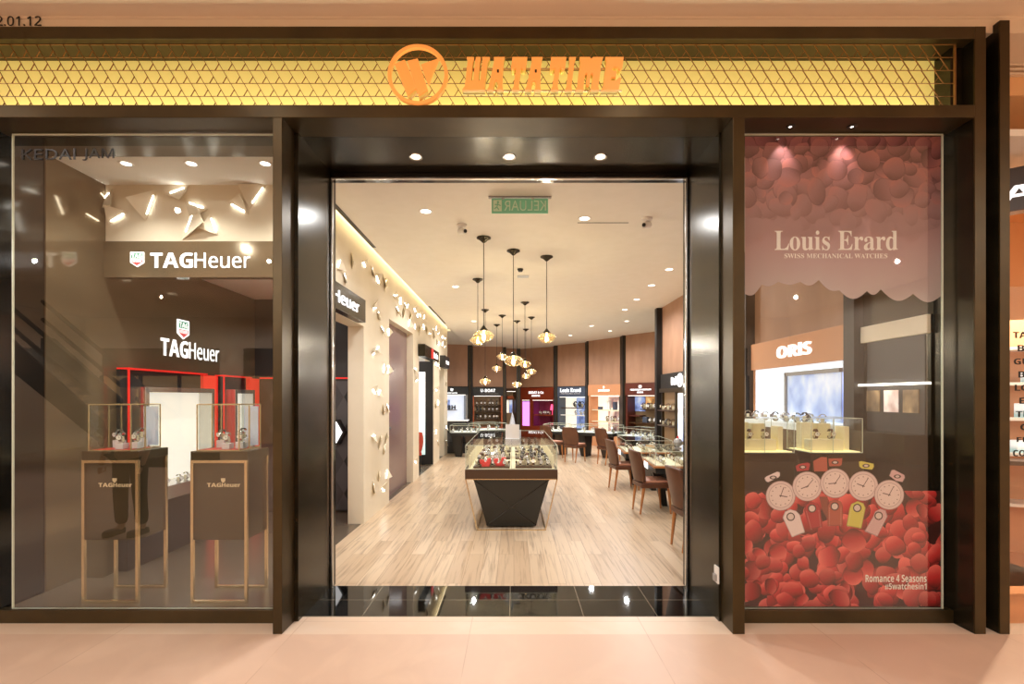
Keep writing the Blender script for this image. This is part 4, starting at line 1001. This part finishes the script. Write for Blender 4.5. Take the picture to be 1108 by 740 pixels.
MB().box(.37 * w, w - t, .05, .28, .9, .95).build('shelf', 'rust', o); bay_watches(a, rz, .5 * w, .80 * w, .95, 4, 'rust bay with purple drapes', ('steel',), 2)
# E: slate
a, rz, w = wall_panel(603.5, 17.8, 635, 16.9, 2); panel_above('wall_panel_5', a, rz, w, 2.0)
o, t = bay('slate grey bay with white panel and blue picture', a, rz, w, 1.98, 1.62, ZB, 'slate', 'slate', 'bay_cream_glow')
text('letters', math_serif('Louis Erard'), 'lit_text', o, .10 * w, .82 * w, 1.79, 1.93, -.03, .01, .01)
text('tagline', 'SWISS MECHANICAL WATCHES', 'print_white', o, .13 * w, .80 * w, 1.72, 1.75, -.03, .004)
picture(o, .45 * w, w - t, ZB, 1.6, 'pic_blue'); shelf(o, .08 * w, .7 * w, 1.24); shelf(o, t, w - t, .98, m='white')
bay_watches(a, rz, .45 * w, .9 * w, 1.25, 4, 'slate grey bay', ('dark', 'steel'), 2.6); bay_watches(a, rz, .45 * w, .9 * w, .98, 3, 'slate grey bay', ('steel',), 2)
# F: tan
a, rz, w = wall_panel(637, 16.5, 673, 15.3, 2); panel_above('wall_panel_6', a, rz, w, 2.02)
o, t = bay('tan framed bay with cream panel and mauve picture', a, rz, w, 2.02, 1.66, ZB, 'tan_header', 'tan_header', 'bay_cream_glow')
text('letters', 'JUNGHANS', 'lit_text', o, .32 * w, .66 * w, 1.78, 1.86, -.03, .01, .03)
MB().prism([(.49 * w + .05 * math.cos(R(90 + 36 * i)) * (1 if i % 2 == 0 else .45), 1.93 + .05 * math.sin(R(90 + 36 * i)) * (1 if i % 2 == 0 else .45)) for i in range(10)], -.04, -.03).build('star', 'lit_text', o)
picture(o, .38 * w, w - t, 1.25, 1.62, 'pic_mauve'); picture(o, .38 * w, w - t, ZB, 1.15, 'pic_mauve'); shelf(o, t, w - t, .82, m='linen'); shelf(o, t, w - t, 1.2, m='linen')
for x, h, mm in ((.5, .3, 'white'), (.68, .26, 'slate'), (.82, .3, 'white')): box_item(a, rz, x * w, 1.2, .12, .1, h, mm, 'upright block on the shelf of the tan bay' if mm == 'white' else 'dark block between white blocks in the tan bay', 'white blocks in the tan bay' if mm == 'white' else None)
box_item(a, rz, .24 * w, 1.2, .14, .1, .1, 'slate', 'low slate block at the shelf end of the tan bay')
bay_watches(a, rz, .4 * w, .95 * w, .82, 5, 'tan framed bay', ('steel', 'tan'), 2.2)
# G: maroon
a, rz, w = wall_panel(677, 15.0, 714, 14.0, 2); panel_above('wall_panel_7', a, rz, w, 2.04)
o, t = bay('maroon bay with portrait pictures beside the black corner column', a, rz, w, 2.04, 1.66, ZB, 'maroon', 'maroon', 'bay_brown')
text('letters', 'FREDERIQUE CONSTANT', 'lit_text', o, .17 * w, .78 * w, 1.80, 1.855, -.03, .01, .03); text('letters', 'GENEVE', 'lit_text', o, .37 * w, .55 * w, 1.73, 1.775, -.03, .01, .03)
sh_ = [(.42 * w, 1.96), (.50 * w, 1.96), (.50 * w, 1.90), (.46 * w, 1.87), (.42 * w, 1.90)]
MB().prism(sh_, -.04, -.03).build('crest', 'lit_text', o)
picture(o, t, .36 * w, 1.18, 1.62, 'pic_blue'); picture(o, .38 * w, w - t, 1.28, 1.62, 'pic_portrait'); shelf(o, .38 * w, w - t, 1.26, m='walnut'); shelf(o, t, .36 * w, 1.06, m='maroon')
for x in (.48, .64, .8): box_item(a, rz, x * w, 1.26, .14, .08, .15, 'linen', 'cream watch cushion on the shelf of the maroon bay', 'cream cushions in the maroon bay')
box_item(a, rz, .48 * w, .85, .16, .12, .17, 'slate', 'dark green block low in the maroon bay')
bay_watches(a, rz, .42 * w, .92 * w, 1.265, 5, 'maroon bay', ('tan', 'steel'), 2.2, .12); shelf(o, t, w - t, .85); bay_watches(a, rz, .58 * w, .95 * w, .85, 4, 'maroon bay', ('steel', 'tan'), 2)
for i, (px, y, wp) in enumerate(((508.5, 17.9, 5), (545.8, 18.6, 3.4), (561, 19.15, 4), (601.8, 18.0, 4.5), (635.8, 16.65, 2.6), (675, 15.1, 4.4), (471, 17.2, 5))):
    fin(px, y, wp)
    m = MB().box(X(px, y) - .016, X(px, y) + .016, y - .112, y - .10, 0, SH)
    struct('trim_%d' % (20 + i), m, 'bronze')
M['pic_jacket'] = mat('pic_jacket', lin(70, 84, 120), .5)
# H: black header on the right wall, then the wide bay seen through the right window
a = Vector((3.10, 10.25)); rz = R(-90); w = 2.1
hb, t = bay('olive bay under a black sign board, next to the portal jamb', a, rz, w, 2.08, 1.78, .6, 'olive', 'black', 'bay_brown', .035)
text('letters', 'Bell', 'lit_text', hb, .34 * w, .50 * w, 1.84, 2.0, -.03, .012, .03); text('letters', 'Ross', 'lit_text', hb, .66 * w, .85 * w, 1.84, 2.0, -.03, .012, .03)
q = MB(); ring(q, .10, .125, -.05, -.03, 32, .58 * w, 1.92); q.build('ring_emblem', 'lit_text', hb); text('ampersand', '&', 'lit_text', hb, .545 * w, .615 * w, 1.86, 1.98, -.03, .012, .03)
MB().box(0, w, -.06, -.03, 1.70, 1.78).build('pelmet', 'bronze', hb); picture(hb, .50 * w, .80 * w, .8, 1.68, 'pic_show', .0)
for x in (.06, .46, .84): MB().box(x * w, x * w + .05, -.05, 0, .6, 1.70).build('post', 'bronze', hb)
for z in (1.05, 1.35): MB().box(.1 * w, .46 * w, -.16, -.0, z - .02, z).build('shelf', 'walnut', hb)
for z in (1.05, 1.35): bay_watches(a, rz, .14 * w, .44 * w, z, 4, 'olive bay', ('tan', 'dark', 'steel'), 1.6, -.09)
# ORIS bay
a = Vector((3.10, 6.34)); w = 1.80
ob, t = bay('wide tan bay with bright blue picture, seen through the film-covered window', a, rz, w, 2.28, 1.95, 1.34, 'tan_header', 'tan_header', 'bay_white_glow', .035)
text('letters', 'ORIS', 'lit_text', ob, .36 * w, .72 * w, 2.05, 2.19, -.03, .02, .05)
picture(ob, .46 * w, w - t, 1.36, 1.84, 'pic_sea', -.0)
MB().box(.44 * w, .46 * w, -.04, 0, 1.34, 1.88).box(.44 * w, w - t, -.04, 0, 1.84, 1.88).build('picture_frame', 'grey', ob)
MB().prism([(w - t - .22, 1.36), (w - t - .18, 1.60), (w - t - .10, 1.70), (w - t - .02, 1.66), (w - t, 1.36)], -.012, -.001).build('dark_silhouette', 'pic_jacket', ob)
MB().box(0, w, -.34, 0, 1.28, 1.34).build('ledge', 'lit_lining', ob); MB().box(.03, w - .03, -.30, 0, 0, 1.28).build('plinth', 'brown', ob)
bay_watches(a, rz, .12 * w, .95 * w, 1.34, 14, 'wide tan bay behind the film-covered window', ('steel', 'dark', 'steel'), 1.25, -.2)
for i, y in enumerate((6.45, 4.42)):
    struct('trim_%d' % (30 + i), MB().box(3.02, 3.14, y - .07, y + .07, 0, SH), 'black')
a = Vector((3.10, 4.34)); w = .70
sb, t = bay('dim narrow bay with lit strip and small pictures at the edge of the film-covered window', a, rz, w, 2.22, 2.08, 1.1, 'bronze_dark', 'cream', 'charcoal', .035)
MB().box(.0, w, -.05, .0, 1.70, 1.715).build('light_strip', 'lamp', sb)
for i in range(3): MB().box(.05 + .2 * i, .2 + .2 * i, -.012, 0, 1.48, 1.66).build('small_picture', ('pic_dark', 'pic_mauve', 'pic_dark')[i], sb)
MB().box(0, w, -.2, 0, 1.1, 1.32).build('ledge', 'bronze_dark', sb)
struct('trim_32', MB().box(3.10, 3.14, 3.62, 4.35, 2.22, SH), 'bronze_dark')

# ---------------------------------------------------------------- right window: pedestals with glass cases
def make_case_stand():
    o = thing('case_pedestal', '', 'pedestal')
    w, d = .40, .34
    MB().box(.0, w, .0, d, 0, 1.10).build('body', 'bronze_panel', o, .003)
    MB().box(-.015, w + .015, -.015, d + .015, 1.10, 1.165).build('top_slab', 'bronze_dark', o, .002)
    MB().box(.01, w - .01, .01, d - .01, 1.165, 1.175).build('lit_base', 'lit_cream', o)
    case_box(o, .0, w, .0, d, 1.165, 1.43, .005, 'glass_case', 'glass_edge', (.17,), .004)
    for x0, x1, y0, y1, h, m in ((.03, .30, .07, .15, .09, 'linen_lit'), (.04, .14, .2, .28, .22, 'linen_lit'), (.17, .28, .2, .28, .21, 'linen_lit'), (.34, .38, .12, .24, .19, 'linen_lit')):
        MB().box(x0, x1, y0, y1, 1.175, 1.175 + h).build('watch_block', m, o, .004)
    return o
M['lit_cream'] = mat('lit_cream', lin(250, 236, 180), .5, emit=.8, ecol=lin(255, 240, 180)); M['linen_lit'] = mat('linen_lit', lin(246, 234, 196), .6)
yp = 3.84
c1 = make_case_stand(); c1.location = (X(804, yp), yp, 0); c1['label'] = 'dark pedestal with lit glass case, next to the portal post behind the film'
c2 = copy_tree(c1); c2.location = (X(878, yp), yp, 0); c2['label'] = 'dark pedestal with lit glass case, on the far side from the portal post'
for c, nm in ((c1, 'beside the portal post'), (c2, 'farther from the portal post')):
    c['group'] = 'dark pedestals behind the film'
    for i, (x, y, h) in enumerate(((.10, .11, .09), (.22, .11, .09), (.09, .24, .22))):
        watch('dark' if i == 2 else 'tan', (c.location.x + x, c.location.y + y, 1.175 + h), R(15 * i - 12), 'wristwatch in the lit glass case ' + nm, 'watches in the lit case ' + nm)
    spot('case_fill', (c.location.x + .2, c.location.y + .15, 2.4), 9, (1, .94, .78), 24, .02)  # added spot without a fitting, brightening the case below
bh = thing('figurine', 'small white house-shaped figurine between the two lit glass cases', 'figurine', (X(868, 4.3), 4.3, 0))
MB().box(-.06, .06, -.05, .05, 0, .86).build('stand', 'bronze_panel', bh); MB().prism([(-.05, .86), (.05, .86), (.05, 1.10), (0, 1.20), (-.05, 1.10)], -.03, .03).build('house', 'white', bh, .004)
MB().box(-.03, .03, -.034, -.03, .92, .97).box(-.03, .03, -.034, -.03, 1.0, 1.05).build('mark', 'slate', bh)

# ---------------------------------------------------------------- film stuck inside the right window
def vmat(name, rough=.5, transl=0.0, emit=0.0):
    m = mat(name, (1, 1, 1, 1), rough); t, b = nt(m); n = t.nodes
    at = n.new('ShaderNodeVertexColor'); at.layer_name = 'Col'
    t.links.new(at.outputs['Color'], b.inputs['Base Color'])
    if transl:
        tr = n.new('ShaderNodeBsdfTranslucent'); mx = n.new('ShaderNodeMixShader'); mx.inputs[0].default_value = transl
        t.links.new(at.outputs['Color'], tr.inputs['Color']); out = n['Material Output'] if 'Material Output' in n else None
        t.links.new(b.outputs[0], mx.inputs[1]); t.links.new(tr.outputs[0], mx.inputs[2]); t.links.new(mx.outputs[0], out.inputs['Surface'])
    M[name] = m; return name
vmat('print_petal', .5, .12); vmat('print_mauve', .5, .3); vmat('print_watch', .5)
YP = YG + .0165
def fx(px): return X(px, YP)
def fz(py): return Z(py, YP)
x0, x1 = fx(806), fx(1018.5)
def mixc(a, b, t): return tuple(a[i] + (b[i] - a[i]) * t for i in range(4))
def petal_layer(mb, cx, cz, r, ang, y, base, edge, hi, box):
    """one printed petal: a cupped outline toned from one side to the other, cut off at the sheet's border"""
    N = 20; sk = random.uniform(.62, .95); nb = random.uniform(.12, .32); la = random.uniform(0, 2 * PI) if random.random() < .3 else R(115) + random.uniform(-.5, .5) - ang
    wob = [random.uniform(-.05, .05) for _ in range(3)]; tip = random.uniform(.0, .14)
    vs, cs = [], []
    def put_(rr, u, c):
        a = 2 * PI * u / N
        e = 1 + nb * math.cos(a) - tip * max(0, math.cos(a)) ** 6 + wob[0] * math.cos(2 * a) + wob[1] * math.sin(3 * a) + wob[2] * math.cos(5 * a)
        lx, lz = math.cos(a) * rr * e * r, math.sin(a) * rr * sk * e * r
        xx, zz = cx + lx * math.cos(ang) - lz * math.sin(ang), cz + lx * math.sin(ang) + lz * math.cos(ang)
        vs.append((min(max(xx, box[0]), box[1]), y, min(max(zz, box[2]), box[3])))
        t = rr * math.cos(a - la)                        # tone runs across the petal
        k = mixc(base, hi, min(1, max(0, t * 1.1 - .1))) if t > 0 else mixc(base, edge, min(.85, -t * .95))
        cs.append(c or k)
    for rr in (1.0, .93, .66, .33):
        for u in range(N):
            a = 2 * PI * u / N
            put_(rr, u, mixc(edge, hi, .9 if math.cos(a - la) > .55 else 0) if rr == 1.0 else None)
    put_(0, 0, None)
    fs = [(k * N + i, k * N + (i + 1) % N, (k + 1) * N + (i + 1) % N, (k + 1) * N + i) for k in range(3) for i in range(N)] + [(3 * N + i, 3 * N + (i + 1) % N, 4 * N) for i in range(N)]
    mb.add(vs, fs); mb.c += cs
def sheet(mb, pts, y, cols):
    mb.add([(a, y, b) for a, b in pts], [tuple(range(len(pts)))]); mb.c += cols
ft = thing('petal_poster', 'red rose petal poster with five printed watches on the lower window glass', 'poster', (0, YP, 0))
zt, zb = fz(531), fz(656)
random.seed(21)
mb = MB()
mb.box(x0, x1, .0, .0006, zb, zt); mb.c += [lin(60, 10, 12)] * 8
pts = []
for i in range(15):
    for j in range(9):
        pts.append((x0 + (x1 - x0) * (i + random.uniform(-.3, 1.3)) / 15, zb + (zt - zb) * (j + random.uniform(-.3, 1.3)) / 9))
random.shuffle(pts)
for i, (px, pz) in enumerate(pts * 2):
    if i >= len(pts): px += random.uniform(-.06, .06); pz += random.uniform(-.06, .06)
    kk = random.random(); tone = random.uniform(.75, 1.15)
    base = tuple(c * tone for c in lin(196, 44, 48)[:3]) + (1,)
    petal_layer(mb, px, pz, random.uniform(.05, .092), random.uniform(0, 6.28), -.0002 - i * 9e-6, base, lin(64, 8, 12), tuple(c * tone for c in lin(240, 112, 106)[:3]) + (1,), (x0, x1, zb, zt))
pp = mb.build('petal_print', 'print_petal', ft)
# the five printed watches: (dial px, strap colours)
def cpt(a, b): return (fx(806 + a / 4.935), fz(440 + b / 4.935))
def flat(mb, pts, y, col): sheet(mb, pts, y, [col] * len(pts))
def disc(mb, c, r, y, col, n=32, sx=1.0): flat(mb, [(c[0] + r * sx * math.cos(2 * PI * i / n), c[1] + r * math.sin(2 * PI * i / n)) for i in range(n)], y, col)
WH, MV, RD, BR, YL = lin(226, 206, 206), lin(206, 168, 170), lin(170, 34, 44), lin(170, 80, 62), lin(206, 196, 88)
PW = [((190, 475), WH, [(200, 592), (212, 560), (240, 547), (272, 556), (292, 575), (320, 670), (250, 697)], (243, 587), [(103, 382), (112, 372), (172, 346), (186, 350), (187, 368), (178, 378), (122, 403), (110, 398)], (150, 378), (70, -10)),
      ((332, 425), RD, [(314, 550), (325, 522), (355, 507), (390, 520), (402, 545), (412, 640), (345, 655)], (357, 543), [(268, 318), (285, 306), (335, 297), (348, 305), (340, 340), (275, 345)], (308, 322), (50, -160)),
      ((480, 408), BR, [(440, 530), (452, 505), (480, 495), (510, 506), (521, 530), (520, 635), (440, 635)], (478, 532), [(442, 276), (520, 274), (516, 310), (505, 317), (447, 318)], (480, 297), (55, -175)),
      ((630, 423), YL, [(556, 545), (566, 518), (600, 503), (632, 515), (643, 540), (620, 650), (540, 636)], (598, 540), [(606, 292), (620, 290), (686, 304), (688, 320), (678, 336), (622, 330), (608, 318)], (645, 315), (58, 160)),
      ((768, 470), MV, [(680, 590), (694, 558), (722, 543), (750, 552), (760, 585), (705, 693), (636, 664)], (712, 582), [(780, 338), (795, 336), (850, 364), (853, 378), (840, 402), (805, 396), (768, 368)], (812, 372), (62, 165))]
for i, (dc, col, sp_, snap, up, slot, (h1, h2)) in enumerate(PW):
    m = MB(); y = -.0032 - i * .0002
    dark = mixc(col, (0, 0, 0, 1), .45); dk = lin(60, 40, 40)
    for poly in (sp_, up):
        cxx, czz = sum(p[0] for p in poly) / len(poly), sum(p[1] for p in poly) / len(poly)
        flat(m, [cpt(*p) for p in poly], y, dark)
        flat(m, [cpt(cxx + (p[0] - cxx) * .92, czz + (p[1] - czz) * .95) for p in poly], y - .00002, col)
    if i == 2: flat(m, [cpt(*p) for p in ((363, 290), (405, 268), (436, 270), (440, 345), (368, 345))], y, BR); flat(m, [cpt(*p) for p in ((395, 480), (440, 480), (440, 600), (415, 560))], y, dark)
    for q in range(9):                                   # printed stitching
        for s_ in (.12, .88):
            a0, a1 = sp_[-1], sp_[0]; b0, b1 = sp_[-2], sp_[-3]
            u = q / 9.0
            pa = (a0[0] + (a1[0] - a0[0]) * u, a0[1] + (a1[1] - a0[1]) * u); pb = (b0[0] + (b1[0] - b0[0]) * u, b0[1] + (b1[1] - b0[1]) * u)
            c = cpt(pa[0] + (pb[0] - pa[0]) * s_, pa[1] + (pb[1] - pa[1]) * s_); disc(m, c, .0022, y - .00003, lin(236, 220, 210), 6)
    c = cpt(*snap); disc(m, c, .034 * .9, y - .00004, dk, 24); disc(m, c, .026 * .85, y - .00006, lin(214, 196, 190), 24)
    c = cpt(*slot); disc(m, c, .014, y - .00004, dk, 20, 1.9); disc(m, c, .008, y - .00006, lin(206, 190, 186), 20, 1.9)
    c = cpt(*dc); r = 80 / 4.935 * YP / F
    disc(m, c, r, y - .0001, lin(150, 118, 116), 48); disc(m, c, r * .96, y - .00012, lin(216, 192, 190), 48); disc(m, c, r * .80, y - .00014, lin(168, 140, 138), 48); disc(m, c, r * .77, y - .00016, lin(226, 204, 200), 48)
    for q in range(12):
        a = R(30 * q); e = (c[0] + r * .62 * math.cos(a), c[1] + r * .62 * math.sin(a)); disc(m, e, r * .045, y - .00018, lin(150, 124, 122), 8)
    for a, L, wd_ in ((h1, .62, .025), (h2, .45, .032)):
        a = R(a); d_ = Vector((math.cos(a), math.sin(a))); nn = Vector((-d_.y, d_.x)) * r * wd_
        p0 = Vector(c) - d_ * r * .1; p1 = Vector(c) + d_ * r * L
        flat(m, [tuple(p0 + nn), tuple(p1 + nn), tuple(p1 - nn), tuple(p0 - nn)], y - .0002, lin(96, 70, 72))
    disc(m, c, r * .05, y - .00022, dk, 12)
    m.build('printed_watch', 'print_watch', ft)
text('lettering', 'Romance 4 Seasons', 'print_white', ft, fx(936), fx(1002), fz(629.5), fz(621.5), -.0045, .0004, .02, False)
text('lettering', '#5watchesin1', 'print_white', ft, fx(957), fx(1002), fz(638), fz(630.5), -.0045, .0004, .02, False)
# upper film: faint petals fading to plain mauve, scalloped lower border
M['film_white'] = mat('film_white', lin(250, 244, 240), .5)
t_, b_ = nt(M['film_white']); tr_ = t_.nodes.new('ShaderNodeBsdfTranslucent'); tr_.inputs[0].default_value = lin(250, 244, 240); ad_ = t_.nodes.new('ShaderNodeMixShader'); ad_.inputs[0].default_value = .3
t_.links.new(b_.outputs[0], ad_.inputs[1]); t_.links.new(tr_.outputs[0], ad_.inputs[2]); t_.links.new(ad_.outputs[0], t_.nodes['Material Output'].inputs['Surface'])
uf = thing('window_film', 'mauve petal film with scalloped lower border on the upper window glass', 'window film', (0, YP, 0))
zu, zm = ZL - .02, fz(262)
M_top, M_mid, M_low = lin(150, 88, 92), lin(176, 138, 140), lin(184, 164, 162)
lobes = [(806, 318, 6), (824, 308, 3), (842, 305, 3), (866, 305, 5), (886, 303, 5), (908, 314, 9), (938, 315, 5), (953, 313, 10), (988, 318, 8), (1018.5, 320, 0)]
edge_px = [(a[0] + (b[0] - a[0]) * q / 8, a[1] + (b[1] - a[1]) * q / 8 + a[2] * math.sin(PI * q / 8)) for a, b in zip(lobes, lobes[1:]) for q in range(8)] + [(1018.5, 320)]
mb = MB(); n = len(edge_px); zs = [zu, fz(170), fz(215), fz(262), None]; cs = [M_top, lin(158, 100, 104), lin(170, 122, 124), M_mid, M_low]
vs = []
for (ex_, ey) in edge_px:
    for z, c in zip(zs, cs): vs.append((fx(ex_), 0, fz(ey) if z is None else z)); mb.c.append(c)
mb.add(vs, [(i * 5 + k, i * 5 + k + 1, i * 5 + k + 6, i * 5 + k + 5) for i in range(n - 1) for k in range(4)])
random.seed(8)
for i in range(230):
    px, pz = random.uniform(x0, x1), random.uniform(fz(250), zu)
    tt_ = min(1, max(0, (zu - pz) / (zu - fz(250))))
    base = mixc(lin(162, 92, 96), M_mid, tt_); f_ = 1 - tt_ ** 2
    petal_layer(mb, px, pz, random.uniform(.055, .10), random.uniform(0, 6.28), -.0002 - i * 6e-6, base, mixc(base, lin(70, 28, 28), .85 * f_), mixc(base, lin(226, 136, 124), .6 * f_), (x0, x1, fz(262), zu))
fo = mb.build('printed_film', 'print_mauve', uf)
text('lettering', math_serif('Louis Erard'), 'film_white', uf, fx(838), fx(971), fz(271), fz(249.5), -.0025, .0004, -.012)
text('lettering', math_serif('SWISS MECHANICAL WATCHES'), 'film_white', uf, fx(848.5), fx(960), fz(279.5), fz(274.5), -.0025, .0004, .0)
for x, nm in ((1.93, 'nearer the portal post'), (2.36, 'farther from the portal post')):  # small dark fittings for the added film spots
    d = thing('recessed_downlight', 'small dark added spotlight in the lintel close before the mauve film, ' + nm, 'downlight', (x, 3.42, ZL), 0, 'added spotlights before the film')
    MB().lathe([(.010, -.004), (.028, -.006), (.032, -.001), (.032, .001)], (0, 0, 0), 24).build('trim_ring', 'black', d, 0, True)
    MB().cyl((0, 0, -.003), (0, 0, 0), .010, .010, 20).build('lens', 'lamp', d)

# ---------------------------------------------------------------- the neighbouring shop beyond the second post
M['warm_wall'] = mat('warm_wall', lin(236, 190, 140), .6)
struct('floor_neighbour', MB().box(3.05, 9, YG - .03, 7.6, -.1, .0), mat('floor_tan', lin(214, 150, 104), .3))
struct('wall_neighbour', MB().box(3.4, 9, 6.4, 6.5, 0, 3.9), 'warm_wall'); struct('ceiling_neighbour', MB().box(3.36, 9, 3.70, 6.4, 3.88, 3.95).box(3.36, 9, 3.70, 3.74, 3.95, 4.21), 'warm_wall')
lv = thing('ceiling_grille', 'beige ceiling grille of thin slats above the second dark post', 'grille', (4.2, 3.70, 4.0))
m = MB()
for i in range(5): m.box(-.8, 2, -.03, 0, .02 + i * .035, .035 + i * .035)
m.build('slats', 'mall_plaster', lv)
nf = thing('sign_fascia', 'dark slanted sign board with blue-white letters of the neighbouring shop', 'sign', (3.75, 3.95, 0), R(-35))
MB().box(-.35, 1.5, 0, .12, 3.06, 3.40).build('board', 'brown_dark', nf, .004); text('letters', 'B AI', 'lit_text', nf, -.13, .40, 3.14, 3.26, 0, .012, .03)
nw = thing('shop_directory', 'clear glass panel of black name lettering beyond the second dark post', 'sign', (3.95, 3.98, 0))
MB().box(-.3, .9, 0, .012, .0, 2.5).build('glass_sheet', 'shopglass', nw)
for i, s_ in enumerate(('TAG HEUER', 'BELL & ROSS', 'GUCCI', 'BEDAT & CO', 'LOUIS ERARD', 'EPOS', 'TISSOT', 'ORIS', 'FREDERIQUE', 'CORUM')):
    py = 359 + i * 14.2; ww = len(s_) * .055
    text('lettering', s_, 'black_letter', nw, X(1096 + (i * 5) % 9, 3.98) - 3.95, X(1096 + (i * 5) % 9, 3.98) - 3.95 + ww, Z(py + 7, 3.98), Z(py, 3.98), 0, .003, .02)
nc = thing('display_shelf', 'warm lit shelf unit of red goods inside the neighbouring shop', 'shelf', (4.62, 4.95, 0), R(-20))
MB().box(0, 1.4, .3, .34, 0, 2.4).box(0, .04, 0, .3, 0, 2.4).box(1.36, 1.4, 0, .3, 0, 2.4).build('carcass', 'tan_header', nc)
for z in (.55, 1.05, 1.4, 1.75, 2.1): MB().box(.04, 1.36, 0, .3, z - .03, z).build('shelf', 'white', nc)
MB().box(-.1, 1.5, -.3, 0, .96, 1.0).box(-.08, -.04, -.28, -.24, 0, .96).box(1.4, 1.44, -.28, -.24, 0, .96).build('table', 'walnut', nc)
for i in range(12):
    g = MB().box(-.05, .05, -.05, .05, 0, .10 + .02 * (i % 3)).build('boxed_goods', ('red', 'turq', 'red', 'linen')[i % 4], None, .005)
    p = Matrix.Rotation(R(-20), 3, 'Z') @ Vector((.15 + .28 * (i % 4) + .05 * (i // 4), .14, 0))
    g.location = (4.62 + p.x, 4.95 + p.y, (1.05, 1.4, 1.75)[i // 4]); tag(g, 'small boxed goods on the warm shelf of the neighbouring shop', 'box', 'boxed goods in the neighbouring shop')
